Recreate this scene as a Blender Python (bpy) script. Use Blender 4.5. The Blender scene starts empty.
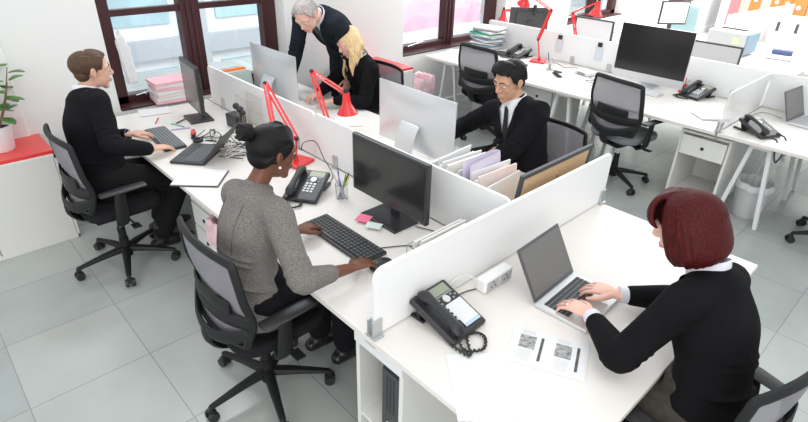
import bpy, bmesh, math, random
import numpy as np
from mathutils import Vector, Matrix, Quaternion
random.seed(7)
SC = bpy.context.scene
COL = SC.collection
PI = math.pi
R = math.radians

# ---------------------------------------------------------------- camera, sky, lamps, exposure
cam_d = bpy.data.cameras.new('camera')
cam_d.sensor_width = 36.0
cam_d.lens = 537.52 / 808 * 36.0
cam_d.clip_end = 200
cam = bpy.data.objects.new('camera', cam_d)
COL.objects.link(cam)
cam.matrix_world = (Matrix.Translation((0, 0, 2.2)) @ Matrix.Rotation(R(46.3428), 4, 'Z')
                    @ Matrix.Rotation(R(60.9341), 4, 'X') @ Matrix.Rotation(R(1.5799), 4, 'Z'))
SC.camera = cam

world = bpy.data.worlds.new('daylight')
SC.world = world
world.use_nodes = True
bg = world.node_tree.nodes['Background']
bg.inputs[0].default_value = (0.93, 0.97, 1.0, 1)
bg.inputs[1].default_value = 0.95


def area(name, loc, size, energy, color, aim):
    l = bpy.data.lights.new(name, 'AREA')
    l.shape = 'RECTANGLE'
    l.size, l.size_y = size
    l.energy = energy
    l.color = color
    o = bpy.data.objects.new(name, l)
    COL.objects.link(o)
    o.location = loc
    o.rotation_euler = (Vector(aim) - Vector(loc)).to_track_quat('-Z', 'Y').to_euler()
    return o


area('window_daylight', (-4.45, 2.0, 3.1), (1.6, 1.0), 30, (0.93, 0.97, 1.0), (-1.5, 1.2, 0.6))
area('window_daylight', (-4.45, 5.6, 3.1), (2.4, 1.0), 40, (0.93, 0.97, 1.0), (-1.5, 4.2, 0.6))
area('overhead_fill', (-2.5, 10.0, 3.6), (7.0, 4.0), 520, (1.0, 0.99, 0.97), (-3.0, 10.5, 0.0))  # added lamp that brightens the far rows, no ceiling fixture
area('overhead_fill', (0.6, 0.9, 3.9), (2.4, 2.4), 22, (1.0, 0.95, 0.89), (-0.9, 1.6, 0.7))  # weak fill added above the near desks, not a real fitting
area('camera_side_fill', (2.6, -3.2, 2.4), (4.0, 2.4), 95, (1.0, 0.97, 0.94), (-2.0, 2.2, 0.7))  # unseen fill added behind the camera to lift upright faces, no window there
area('facade_fill', (-7.5, 9.0, 5.5), (9.0, 5.0), 650, (0.95, 0.98, 1.0), (-13.0, 9.0, 0.5))  # lamp added outside to whiten the facade, stands in for daylight

SC.view_settings.view_transform = 'Standard'
SC.view_settings.look = 'None'
SC.view_settings.gamma = 1
SC.view_settings.use_curve_mapping = False
SC.view_settings.exposure = 0.33

# ---------------------------------------------------------------- materials
MATS = {}


def mat(name, color, rough=0.5, metal=0.0, spec=0.5, noise=None, bump=None, trans=0.0, alpha=1.0, emit=None,
        coat=0.0, sheen=0.0, sub=0.0):
    """noise=(scale, amount) varies the base colour; bump=(scale, strength, stretch xyz)."""
    if name in MATS:
        return MATS[name]
    m = bpy.data.materials.new(name)
    m.use_nodes = True
    nt = m.node_tree
    b = nt.nodes['Principled BSDF']
    b.inputs['Base Color'].default_value = (*color, 1)
    b.inputs['Roughness'].default_value = rough
    b.inputs['Metallic'].default_value = metal
    b.inputs['Specular IOR Level'].default_value = spec
    b.inputs['Transmission Weight'].default_value = trans
    b.inputs['Alpha'].default_value = alpha
    b.inputs['Coat Weight'].default_value = coat
    b.inputs['Sheen Weight'].default_value = sheen
    b.inputs['Subsurface Weight'].default_value = sub
    if sub:
        b.inputs['Subsurface Radius'].default_value = (0.02, 0.008, 0.004)
        b.inputs['Subsurface Scale'].default_value = 0.5
    if emit:
        b.inputs['Emission Color'].default_value = (*emit[0], 1)
        b.inputs['Emission Strength'].default_value = emit[1]
    if noise or bump:
        tc = nt.nodes.new('ShaderNodeTexCoord')
    if noise:
        n = nt.nodes.new('ShaderNodeTexNoise')
        n.inputs['Scale'].default_value = noise[0]
        n.inputs['Detail'].default_value = 6
        nt.links.new(tc.outputs['Object'], n.inputs['Vector'])
        r = nt.nodes.new('ShaderNodeMapRange')
        r.inputs[3].default_value = 1 - noise[1]
        r.inputs[4].default_value = 1 + noise[1]
        r.inputs[1].default_value = 0.25
        r.inputs[2].default_value = 0.75
        nt.links.new(n.outputs['Fac'], r.inputs[0])
        mx = nt.nodes.new('ShaderNodeVectorMath')
        mx.operation = 'SCALE'
        mx.inputs[0].default_value = color
        nt.links.new(r.outputs[0], mx.inputs['Scale'])
        nt.links.new(mx.outputs[0], b.inputs['Base Color'])
    if bump:
        n2 = nt.nodes.new('ShaderNodeTexNoise')
        n2.inputs['Scale'].default_value = bump[0]
        n2.inputs['Detail'].default_value = 5
        mp = nt.nodes.new('ShaderNodeMapping')
        if len(bump) > 2:
            mp.inputs['Scale'].default_value = bump[2]
        nt.links.new(tc.outputs['Object'], mp.inputs['Vector'])
        nt.links.new(mp.outputs[0], n2.inputs['Vector'])
        bp = nt.nodes.new('ShaderNodeBump')
        bp.inputs['Strength'].default_value = bump[1]
        bp.inputs['Distance'].default_value = 0.01
        nt.links.new(n2.outputs['Fac'], bp.inputs['Height'])
        nt.links.new(bp.outputs[0], b.inputs['Normal'])
    MATS[name] = m
    return m


def tile_material():
    m = bpy.data.materials.new('floor_tiles')
    m.use_nodes = True
    nt = m.node_tree
    b = nt.nodes['Principled BSDF']
    tc = nt.nodes.new('ShaderNodeNewGeometry')
    mp = nt.nodes.new('ShaderNodeMapping')
    mp.inputs['Location'].default_value = (3.166, -0.524, 0)
    sc_ = nt.nodes.new('ShaderNodeVectorMath')
    sc_.operation = 'SCALE'
    sc_.inputs['Scale'].default_value = 1 / 0.5822
    nt.links.new(tc.outputs['Position'], mp.inputs['Vector'])
    nt.links.new(mp.outputs[0], sc_.inputs[0])
    br = nt.nodes.new('ShaderNodeTexBrick')
    br.offset = 0.0
    br.squash = 1.0
    br.inputs['Color1'].default_value = (0.45, 0.47, 0.445, 1)
    br.inputs['Color2'].default_value = (0.355, 0.39, 0.38, 1)
    br.inputs['Mortar'].default_value = (0.27, 0.30, 0.30, 1)
    br.inputs['Scale'].default_value = 1.0
    br.inputs['Mortar Size'].default_value = 0.005
    br.inputs['Mortar Smooth'].default_value = 0.1
    br.inputs['Brick Width'].default_value = 1.0
    br.inputs['Row Height'].default_value = 1.0
    nt.links.new(sc_.outputs[0], br.inputs['Vector'])
    n = nt.nodes.new('ShaderNodeTexNoise')
    n.inputs['Scale'].default_value = 2.2
    n.inputs['Detail'].default_value = 7
    nt.links.new(tc.outputs['Position'], n.inputs['Vector'])
    mr = nt.nodes.new('ShaderNodeMapRange')
    mr.inputs[1].default_value = 0.3
    mr.inputs[2].default_value = 0.7
    mr.inputs[3].default_value = 0.9
    mr.inputs[4].default_value = 1.08
    nt.links.new(n.outputs['Fac'], mr.inputs[0])
    v = nt.nodes.new('ShaderNodeVectorMath')
    v.operation = 'SCALE'
    nt.links.new(br.outputs['Color'], v.inputs[0])
    nt.links.new(mr.outputs[0], v.inputs['Scale'])
    nt.links.new(v.outputs[0], b.inputs['Base Color'])
    b.inputs['Roughness'].default_value = 0.22
    b.inputs['Specular IOR Level'].default_value = 0.6
    return m


def glass_material():
    m = bpy.data.materials.new('window_glass')
    m.use_nodes = True
    nt = m.node_tree
    nt.nodes.remove(nt.nodes['Principled BSDF'])
    tr = nt.nodes.new('ShaderNodeBsdfTransparent')
    tr.inputs[0].default_value = (0.98, 0.99, 0.99, 1)
    gl = nt.nodes.new('ShaderNodeBsdfGlossy')
    gl.inputs['Roughness'].default_value = 0.02
    mx = nt.nodes.new('ShaderNodeMixShader')
    mx.inputs[0].default_value = 0.05
    nt.links.new(tr.outputs[0], mx.inputs[1])
    nt.links.new(gl.outputs[0], mx.inputs[2])
    nt.links.new(mx.outputs[0], nt.nodes['Material Output'].inputs[0])
    return m


def mesh_fabric(name, color, see):
    """woven see-through chair mesh"""
    m = bpy.data.materials.new(name)
    m.use_nodes = True
    nt = m.node_tree
    b = nt.nodes['Principled BSDF']
    b.inputs['Base Color'].default_value = (*color, 1)
    b.inputs['Roughness'].default_value = 0.8
    b.inputs['Alpha'].default_value = 1 - see
    return m


WHITE = mat('white_laminate', (0.80, 0.762, 0.718), 0.38, noise=(3, 0.015))
SCREENW = mat('white_screen_panel', (0.86, 0.86, 0.86), 0.45)
WALLM = mat('wall_paint', (0.83, 0.83, 0.815), 0.85, bump=(160, 0.04))
LEGW = mat('white_steel', (0.78, 0.79, 0.80), 0.4)
CABW = mat('cabinet_white', (0.78, 0.77, 0.74), 0.45)
REDP = mat('red_panel', (0.72, 0.045, 0.04), 0.28, coat=0.2)
REDL = mat('red_lamp_enamel', (0.78, 0.03, 0.035), 0.25, coat=0.4)
BLACKP = mat('black_plastic', (0.018, 0.018, 0.02), 0.42, bump=(400, 0.05))
BLACKS = mat('black_satin', (0.03, 0.03, 0.033), 0.35)
BEZEL = mat('monitor_bezel', (0.035, 0.036, 0.038), 0.35)
DARKG = mat('dark_grey_plastic', (0.06, 0.062, 0.066), 0.5)
GREYP = mat('grey_plastic', (0.30, 0.31, 0.32), 0.5)
CLAMP = mat('brushed_clamp', (0.55, 0.56, 0.57), 0.35, metal=0.7)
CHROME = mat('chrome', (0.75, 0.76, 0.78), 0.15, metal=1.0)
ALU = mat('aluminium', (0.70, 0.71, 0.72), 0.33, metal=0.55)
ALUD = mat('grey_aluminium_rim', (0.12, 0.12, 0.125), 0.35, metal=0.4)
SCREEN = mat('dark_screen', (0.022, 0.022, 0.022), 0.16, spec=0.45)
SCREENG = mat('grey_screen', (0.16, 0.155, 0.15), 0.25)
LCD = mat('lcd_green', (0.30, 0.34, 0.24), 0.3)
PAPER = mat('paper', (0.775, 0.775, 0.78), 0.8)
PAPERW = mat('cream_paper', (0.84, 0.80, 0.74), 0.8)
INK = mat('print_ink', (0.10, 0.10, 0.10), 0.8, noise=(90, 0.7))
INKG = mat('print_photo', (0.33, 0.33, 0.33), 0.8, noise=(60, 0.8))
INKT = mat('print_text', (0.62, 0.62, 0.62), 0.8)
KEYS = mat('key_black', (0.035, 0.035, 0.037), 0.5)
KEYG = mat('key_grey', (0.13, 0.14, 0.15), 0.5)
CHAIRB = mat('chair_black_plastic', (0.012, 0.012, 0.013), 0.5, spec=0.3)
CHAIRF = mat('chair_fabric', (0.013, 0.013, 0.015), 0.9, spec=0.2, bump=(300, 0.3))
CHAIRG = mat('chair_grey_fabric', (0.20, 0.21, 0.225), 0.9, bump=(300, 0.3))
MESHG = mesh_fabric('grey_mesh_back', (0.30, 0.29, 0.32), 0.36)
FRAMEM = mat('maroon_window_frame', (0.055, 0.014, 0.016), 0.4, bump=(30, 0.1, (1, 1, 0.1)))
GLASS = glass_material()
CLEARP = mat('clear_plastic', (0.95, 0.96, 0.96), 0.08, trans=0.92)
PINKN = mat('pink_note', (0.90, 0.20, 0.35), 0.7)
GREENN = mat('pale_green_note', (0.70, 0.80, 0.74), 0.7)
PINKBAG = mat('pink_bag', (0.82, 0.55, 0.60), 0.5, noise=(14, 0.25))
WIRE = mat('wire_grey', (0.35, 0.35, 0.36), 0.35, metal=0.6)
CABLE = mat('black_cable', (0.02, 0.02, 0.02), 0.5)
CABLEW = mat('white_cable', (0.75, 0.75, 0.74), 0.5)
CORK = mat('cork_board', (0.62, 0.43, 0.25), 0.85, noise=(60, 0.10))
ORANGE = mat('orange_card', (0.95, 0.22, 0.03), 0.6)
ORCAB = mat('orange_cabinet', (0.72, 0.20, 0.05), 0.5)
PINKF = mat('pink_folder', (0.86, 0.48, 0.53), 0.6)
PINKPALE = mat('pale_pink_folder', (0.80, 0.68, 0.66), 0.7)
LILAC = mat('lilac_card', (0.45, 0.36, 0.62), 0.6)
GREENF = mat('green_folder', (0.04, 0.36, 0.22), 0.6)
GREEN = mat('green_pen', (0.08, 0.45, 0.12), 0.5)
BLUE = mat('blue_pen', (0.05, 0.09, 0.40), 0.5)
YELLOW = mat('yellow_pen', (0.75, 0.60, 0.10), 0.5)
LEAF = mat('plant_leaf', (0.07, 0.18, 0.035), 0.4, noise=(12, 0.3))
STEM = mat('plant_stem', (0.20, 0.12, 0.06), 0.7)
SOIL = mat('soil', (0.05, 0.03, 0.02), 0.95, noise=(60, 0.4))
WOODB = mat('basket_brown', (0.30, 0.22, 0.16), 0.8, noise=(40, 0.3))
TEAL = mat('teal_plastic', (0.25, 0.50, 0.52), 0.5)
BLUEG = mat('blue_grey_plastic', (0.22, 0.33, 0.42), 0.5)


# ---------------------------------------------------------------- mesh helpers
class MB:
    """collects shapes and links them as one mesh object"""

    def __init__(self):
        self.bm = bmesh.new()
        self.mi = 0

    def _set(self, faces):
        for f in faces:
            f.material_index = self.mi

    def box(self, c, s, rot=None):
        """c centre, s full size, rot a 3x3/4x4 matrix or z angle"""
        if rot is None:
            M = Matrix.Identity(3)
        elif isinstance(rot, (int, float)):
            M = Matrix.Rotation(rot, 3, 'Z')
        else:
            M = rot.to_3x3()
        c = Vector(c)
        vs = []
        for dx in (-.5, .5):
            for dy in (-.5, .5):
                for dz in (-.5, .5):
                    vs.append(self.bm.verts.new(c + M @ Vector((dx * s[0], dy * s[1], dz * s[2]))))
        for q in ((0, 1, 3, 2), (4, 6, 7, 5), (0, 4, 5, 1), (2, 3, 7, 6), (0, 2, 6, 4), (1, 5, 7, 3)):
            f = self.bm.faces.new([vs[i] for i in q])
            f.material_index = self.mi
        return self

    def bar(self, p0, p1, w, h, up=(0, 0, 1)):
        """rectangular bar between two points, w across, h along up"""
        p0, p1, up = Vector(p0), Vector(p1), Vector(up)
        d = (p1 - p0)
        L = d.length
        d.normalize()
        s = d.cross(up)
        if s.length < 1e-4:
            s = d.cross(Vector((1, 0, 0)))
        s.normalize()
        u = s.cross(d)
        M = Matrix((s, d, u)).transposed()
        return self.box((p0 + p1) / 2, (w, L, h), M)

    def cyl(self, p0, p1, r0, r1=None, n=16, cap=True):
        if r1 is None:
            r1 = r0
        p0, p1 = Vector(p0), Vector(p1)
        d = (p1 - p0).normalized()
        a = d.orthogonal().normalized()
        b = d.cross(a)
        A, B = [], []
        for i in range(n):
            t = 2 * PI * i / n
            o = a * math.cos(t) + b * math.sin(t)
            A.append(self.bm.verts.new(p0 + o * r0))
            B.append(self.bm.verts.new(p1 + o * r1))
        fs = []
        for i in range(n):
            j = (i + 1) % n
            fs.append(self.bm.faces.new((A[i], A[j], B[j], B[i])))
        if cap:
            fs.append(self.bm.faces.new(A[::-1]))
            fs.append(self.bm.faces.new(B))
        self._set(fs)
        return self

    def sphere(self, c, r, rot=None, nu=16, nv=10):
        if isinstance(r, (int, float)):
            r = (r, r, r)
        M = rot.to_3x3() if rot is not None else Matrix.Identity(3)
        c = Vector(c)
        top = self.bm.verts.new(c + M @ Vector((0, 0, r[2])))
        bot = self.bm.verts.new(c + M @ Vector((0, 0, -r[2])))
        rings = []
        for j in range(1, nv):
            ph = PI * j / nv
            rings.append([self.bm.verts.new(c + M @ Vector((r[0] * math.sin(ph) * math.cos(2 * PI * i / nu),
                                                             r[1] * math.sin(ph) * math.sin(2 * PI * i / nu),
                                                             r[2] * math.cos(ph)))) for i in range(nu)])
        fs = []
        for i in range(nu):
            k = (i + 1) % nu
            fs.append(self.bm.faces.new((top, rings[0][i], rings[0][k])))
            fs.append(self.bm.faces.new((bot, rings[-1][k], rings[-1][i])))
            for j in range(len(rings) - 1):
                fs.append(self.bm.faces.new((rings[j][i], rings[j + 1][i], rings[j + 1][k], rings[j][k])))
        self._set(fs)
        return self

    def loft(self, pts, rad, side=None, n=12, sub=4, cap=True):
        """smooth tube through pts. rad: number or (a,b) per point; a along side"""
        pts = [Vector(p) for p in pts]
        rad = [(r, r) if isinstance(r, (int, float)) else tuple(r) for r in rad]
        P, Q = [], []
        m = len(pts)
        for i in range(m - 1):
            p0, p1, p2, p3 = pts[max(i - 1, 0)], pts[i], pts[i + 1], pts[min(i + 2, m - 1)]
            r0, r1, r2, r3 = rad[max(i - 1, 0)], rad[i], rad[i + 1], rad[min(i + 2, m - 1)]
            for k in range(sub):
                t = k / sub
                w = (-.5 * t ** 3 + t * t - .5 * t, 1.5 * t ** 3 - 2.5 * t * t + 1,
                     -1.5 * t ** 3 + 2 * t * t + .5 * t, .5 * t ** 3 - .5 * t * t)
                P.append(p0 * w[0] + p1 * w[1] + p2 * w[2] + p3 * w[3])
                Q.append(tuple(max(1e-4, r0[c] * w[0] + r1[c] * w[1] + r2[c] * w[2] + r3[c] * w[3]) for c in (0, 1)))
        P.append(pts[-1])
        Q.append(rad[-1])
        T = []
        for i in range(len(P)):
            d = P[min(i + 1, len(P) - 1)] - P[max(i - 1, 0)]
            T.append(d.normalized() if d.length > 1e-9 else Vector((0, 0, 1)))
        if side is None:
            s = T[0].orthogonal().normalized()
        else:
            s = Vector(side)
        rings = []
        S = []
        for i in range(len(P)):
            s2 = s - T[i] * s.dot(T[i])
            if s2.length < 1e-5:
                s2 = T[i].orthogonal()
            s2.normalize()
            if side is None:
                s = s2
            S.append((s2, T[i].cross(s2)))
        ringdata = [(P[i], Q[i], S[i]) for i in range(len(P))]
        if cap:
            def caps(P0, Q0, S0, dirv):
                out = []
                rr = min(Q0)
                for a in (0.35, 0.7, 0.93):
                    out.append((P0 + dirv * rr * a, tuple(q * math.sqrt(1 - a * a) for q in Q0), S0))
                return out
            ringdata = caps(P[0], Q[0], S[0], -T[0])[::-1] + ringdata + caps(P[-1], Q[-1], S[-1], T[-1])
        for (p, q, (a, b)) in ringdata:
            rings.append([self.bm.verts.new(p + a * q[0] * math.cos(2 * PI * i / n) + b * q[1] * math.sin(2 * PI * i / n))
                          for i in range(n)])
        fs = []
        for j in range(len(rings) - 1):
            for i in range(n):
                k = (i + 1) % n
                fs.append(self.bm.faces.new((rings[j][i], rings[j][k], rings[j + 1][k], rings[j + 1][i])))
        fs.append(self.bm.faces.new(rings[0][::-1]))
        fs.append(self.bm.faces.new(rings[-1]))
        self._set(fs)
        return self

    def prism(self, poly, z0, z1):
        """polygon in xy extruded from z0 to z1"""
        A = [self.bm.verts.new((x, y, z0)) for x, y in poly]
        B = [self.bm.verts.new((x, y, z1)) for x, y in poly]
        n = len(poly)
        fs = [self.bm.faces.new(A[::-1]), self.bm.faces.new(B)]
        for i in range(n):
            j = (i + 1) % n
            fs.append(self.bm.faces.new((A[i], A[j], B[j], B[i])))
        self._set(fs)
        return self

    def lathe(self, prof, c=(0, 0, 0), n=24):
        """prof: list of (r,z) revolved about z"""
        c = Vector(c)
        rings = []
        for r, z in prof:
            rings.append([self.bm.verts.new(c + Vector((r * math.cos(2 * PI * i / n), r * math.sin(2 * PI * i / n), z)))
                          for i in range(n)])
        fs = []
        for j in range(len(rings) - 1):
            for i in range(n):
                k = (i + 1) % n
                fs.append(self.bm.faces.new((rings[j][i], rings[j][k], rings[j + 1][k], rings[j + 1][i])))
        self._set(fs)
        return self

    def face(self, pts):
        f = self.bm.faces.new([self.bm.verts.new(p) for p in pts])
        f.material_index = self.mi
        return self

    def xf(self, M):
        bmesh.ops.transform(self.bm, matrix=M, verts=self.bm.verts)
        return self

    def build(self, name, mats, parent=None, bevel=0, smooth=False, seg=2, solid=0, remesh=0, smoothit=0, sharp=None,
              post=None):
        me = bpy.data.meshes.new(name)
        bmesh.ops.recalc_face_normals(self.bm, faces=self.bm.faces)
        self.bm.to_mesh(me)
        self.bm.free()
        o = bpy.data.objects.new(name, me)
        COL.objects.link(o)
        if remesh:
            md = o.modifiers.new('r', 'REMESH')
            md.mode = 'VOXEL'
            md.voxel_size = remesh
            if smoothit:
                ms = o.modifiers.new('s', 'SMOOTH')
                ms.factor = 0.5
                ms.iterations = smoothit
            dg = bpy.context.evaluated_depsgraph_get()
            dg.update()
            ev = o.evaluated_get(dg)
            me2 = bpy.data.meshes.new_from_object(ev)
            o.modifiers.clear()
            o.data = me2
            bpy.data.meshes.remove(me)
            me = me2
            me.name = name
            smooth = True
        if post:
            post(me)
        if not isinstance(mats, (list, tuple)):
            mats = [mats]
        me.materials.clear()
        for m in mats:
            me.materials.append(m)
        if smooth:
            me.polygons.foreach_set('use_smooth', [True] * len(me.polygons))
            if not remesh and sharp is not False:
                try:
                    me.set_sharp_from_angle(angle=R(40))
                except Exception:
                    pass
        if solid:
            ms = o.modifiers.new('solid', 'SOLIDIFY')
            ms.thickness = solid
            ms.offset = 0
        if bevel:
            mb = o.modifiers.new('bevel', 'BEVEL')
            mb.width = bevel
            mb.segments = seg
            mb.limit_method = 'ANGLE'
        if parent is not None:
            o.parent = parent
        return o


def tag(o, label=None, cat=None, group=None, kind=None):
    if label:
        o['label'] = label
    if cat:
        o['category'] = cat
    if group:
        o['group'] = group
    if kind:
        o['kind'] = kind
    return o


def empty(name, loc=(0, 0, 0), rz=0, label=None, cat=None, group=None, kind=None):
    o = bpy.data.objects.new(name, None)
    o.empty_display_size = 0.1
    COL.objects.link(o)
    o.location = loc
    o.rotation_euler = (0, 0, rz)
    return tag(o, label, cat, group, kind)


CH = {}


def copy_tree(o, parent=None):
    c = o.copy()
    COL.objects.link(c)
    if parent is not None:
        c.parent = parent
    kids = [k for k in bpy.data.objects if k.parent == o]
    for k in kids:
        copy_tree(k, c)
    return c


# ================================================================ SETTING
DZ = 0.73      # desk top height
WX = -4.6      # window wall inner face
GX = -4.8      # window plane

f = MB().box((-1.5, 9.5, -0.05), (14, 27, 0.1)).build('floor', tile_material())
tag(f, 'pale grey-green square tiled floor', 'floor', kind='structure')

# window wall: piers and aprons round three openings
ops = [(1.20, 2.78), (4.30, 6.15), (7.75, 9.5), (11.3, 13.3)]
SILL = 0.74
wl = MB()
y = -3.0
for a, b_ in ops:
    wl.box(((WX - 0.2), (y + a) / 2, 1.6), (0.4, a - y, 3.2))
    wl.box(((WX - 0.2), (a + b_) / 2, SILL / 2), (0.4, b_ - a, SILL))
    wl.box(((WX - 0.2), (a + b_) / 2, 2.95), (0.4, b_ - a, 0.5))
    y = b_
wl.box(((WX - 0.2), (y + 23.0) / 2, 1.6), (0.4, 23.0 - y, 3.2))
w = wl.build('wall_left', WALLM)
tag(w, 'white painted wall with tall maroon framed windows', 'wall', kind='structure')
# shallow pilaster behind the man on the left
pl = MB().box((WX + 0.012, -0.9, 1.6), (0.024, 2.9, 3.2)).build('trim_1', WALLM, bevel=0.008)
tag(pl, 'shallow white projection of the window wall', 'wall trim', kind='structure')
w = MB().box((5.45, 10.0, 1.6), (0.1, 26, 3.2)).build('wall_right', WALLM)
tag(w, 'white wall on the far right of the office', 'wall', kind='structure')
w = MB().box((-1.5, 23.0, 1.6), (14, 0.2, 3.2)).build('wall_back', WALLM)
tag(w, 'white back wall far behind the desks', 'wall', kind='structure')
bb = MB()
y = -3.0
bb.box((WX + 0.008, 10, 0.05), (0.016, 26, 0.10))
tag(bb.build('baseboard_left', WALLM, bevel=0.003), 'white skirting board under the windows', 'skirting', kind='structure')


def window(n, y0, y1, mulls, transom, label):
    e = empty('window_%d' % n, (GX, (y0 + y1) / 2, SILL), label=label, cat='window', kind='structure')
    c = (y0 + y1) / 2
    h = 2.70 - SILL
    fr = MB()
    hw = (y1 - y0) / 2
    fr.box((0, 0, 0.035), (0.10, 2 * hw, 0.07))
    fr.box((0, 0, h - 0.03), (0.10, 2 * hw, 0.06))
    fr.box((0, -hw + 0.06, h / 2), (0.10, 0.13, h))
    fr.box((0, hw - 0.07, h / 2), (0.10, 0.14, h))
    for (m, wd) in mulls:
        fr.box((0.005, m - c, h / 2), (0.11, wd, h))
        fr.box((0.066, m - c, h / 2), (0.02, wd * 0.45, h))
        fr.box((0.08, m - c + wd * 0.1, h / 2), (0.02, wd * 0.14, h))
    fr.build('window_frame', FRAMEM, e, bevel=0.006)
    if transom:
        MB().box((0.01, 0, transom - SILL), (0.06, 2 * hw, 0.05)).build('transom', FRAMEM, e, bevel=0.004)
    MB().box((-0.01, 0, h / 2), (0.006, 2 * hw, h)).build('pane', GLASS, e)
    hd = MB()
    hd.cyl((0.055, -hw + 0.25, 0.075), (0.10, -hw + 0.25, 0.075), 0.008)
    hd.cyl((0.10, -hw + 0.17, 0.075), (0.10, -hw + 0.42, 0.105), 0.006)
    hd.build('window_stay', CHROME, e, smooth=True)
    MB().box((0.10, 0, 0.0), (0.20, 2 * hw - 0.01, 0.02)).build('sill', FRAMEM, e, bevel=0.004)
    return e


window(1, 1.20, 2.78, [(1.955, 0.17)], 1.455, 'maroon window beside the man at the left desk')
window(2, 4.30, 6.15, [(5.22, 0.17)], None, 'maroon window beside the stack of files')
window(3, 7.75, 9.5, [(8.72, 0.12)], None, 'far window behind the red lamp shades')
window(4, 11.3, 13.3, [(12.3, 0.12)], None, 'farthest window of the long wall')

# ---- street side: facade across the street
FAC = mat('facade_render', (0.86, 0.88, 0.90), 0.8, noise=(0.6, 0.05))
FACG = mat('facade_band', (0.46, 0.50, 0.54), 0.7)
FACB = mat('facade_window', (0.40, 0.58, 0.64), 0.3, noise=(0.7, 0.25))
FACP = mat('facade_pink', (0.82, 0.50, 0.62), 0.7, noise=(0.9, 0.2))
e = empty('facade', (-13, 8, -5), label='pale office block across the street seen through the windows', cat='building',
          kind='structure')
MB().box((-0.5, 0, 6.0), (1.0, 44, 16)).build('facade_wall', FAC, e)
for k, z in enumerate((0.6, 2.6, 4.35, 6.3, 8.3)):
    MB().box((0.10, 0, z), (0.2, 44, 0.42)).build('floor_band', FACG, e)
for k, y in enumerate(range(-20, 21, 3)):
    MB().box((0.12, y * 1.0 - 0.62, 6), (0.24, 0.5, 16)).build('pilaster', FACG, e)
for z in (1.5, 3.45, 5.3, 7.2):
    for y in range(-20, 20, 3):
        MB().box((0.03, y + 0.9, z), (0.06, 1.9, 0.85)).build('facade_window', FACB, e)
for (y, z) in ((2.5, 3.2), (5.5, 3.2), (10.4, 2.5)):
    pass
e2 = empty('poster_wall', (-11.0, 11.6, -3.4), label='pink and orange hoarding outside the right-hand window', cat='hoarding')
MB().box((0, 0, 3.1), (0.12, 3.6, 2.6)).build('hoarding_panel', FACP, e2)
MB().box((0.02, -2.3, 3.1), (0.12, 1.6, 2.6)).build('hoarding_panel', mat('facade_peach', (0.9, 0.62, 0.42), 0.7, noise=(0.9, 0.2)), e2)
for yy in (-3.0, -1.4, 1.7):
    MB().box((-0.1, yy, 1.6), (0.08, 0.08, 5.4)).build('post', FACG, e2)
g = MB().box((-12.5, 9, -5.05), (14, 60, 0.1)).build('street', mat('street', (0.7, 0.71, 0.72), 0.9))
tag(g, 'pale street outside the windows', 'street', kind='structure')
cw = MB()
cur = [(GX + 0.13, 1.335 + 0.02 * math.sin(k * 1.9) * (1 if k % 2 else .4) + k * 0.012) for k in range(12)]
for k in range(9):
    y0 = 1.335 + k * 0.009
    cw.cyl((GX + 0.10 + 0.012 * (k % 2), y0, 0.92), (GX + 0.10 + 0.012 * (k % 2), y0 - 0.03 + 0.002 * k, 1.36 - 0.03 * abs(k - 3)), 0.010, 0.008, n=8)
o = cw.build('building_strip', PAPER, smooth=True, remesh=0.008, smoothit=2)  # folded mesh standing in for the pale building outside the pane
tag(o, 'narrow white strip of the building outside, at the left side of the near window', 'building strip')


# ================================================================ DESKS
def desk(x0, x1, y0, y1, label, legs=True, name='desk', group=None, sides=(True, True)):
    cx, cy = (x0 + x1) / 2, (y0 + y1) / 2
    e = empty(name, (cx, cy, 0), label=label, cat='desk', group=group)
    MB().box((0, 0, DZ - 0.014), (x1 - x0, y1 - y0, 0.028)).build('desktop', WHITE, e, bevel=0.003)
    hx, hy = (x1 - x0) / 2, (y1 - y0) / 2
    MB().box((0, hy - 0.10, DZ - 0.06), (2 * hx - 0.16, 0.03, 0.05)).build('rail', LEGW, e, bevel=0.003)
    for s, on in ((-1, sides[0]), (1, sides[1])):
        if not on:
            continue
        xc = s * (hx - 0.30)
        for t in (-1, 1):
            for q in (-1, 1):
                MB().bar((xc + q * 0.06, t * (hy - 0.12), DZ - 0.03), (xc + q * 0.155, t * (hy - 0.12), 0.0), 0.045, 0.03,
                         (1, 0, 0)).build('leg', LEGW, e, bevel=0.004)
        MB().box((xc, 0, DZ - 0.055), (0.16, 2 * hy - 0.20, 0.05)).build('crossbar', LEGW, e, bevel=0.003)
    return e


desk(-4.52, -2.852, 1.02, 1.88, 'white desk by the near window where the man in black types', sides=(True, False))
desk(-2.848, -1.246, 1.02, 1.88, 'white desk of the woman in the grey jacket', sides=(True, False))
desk(-4.52, -2.852, 1.90, 2.78, 'white desk where the blonde woman sits')
desk(-2.848, -1.246, 1.90, 2.78, 'white desk of the dark-haired man')
# end desk (its user sits at the short side)
e = empty('end_desk', (-0.8155, 1.90, 0), label='white end desk with open laptop and sheets of paper in the foreground', cat='desk')
MB().box((0, 0, DZ - 0.014), (0.857, 1.76, 0.028)).build('desktop', WHITE, e, bevel=0.003)
for t in (-1, 1):
    MB().bar((0.16, t * 0.76, DZ - 0.03), (0.34, t * 0.76, 0), 0.05, 0.03, (1, 0, 0)).build('leg', LEGW, e, bevel=0.004)
    MB().box((0.0, t * 0.76, DZ - 0.05), (0.76, 0.05, 0.045)).build('crossbar', LEGW, e, bevel=0.003)

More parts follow.
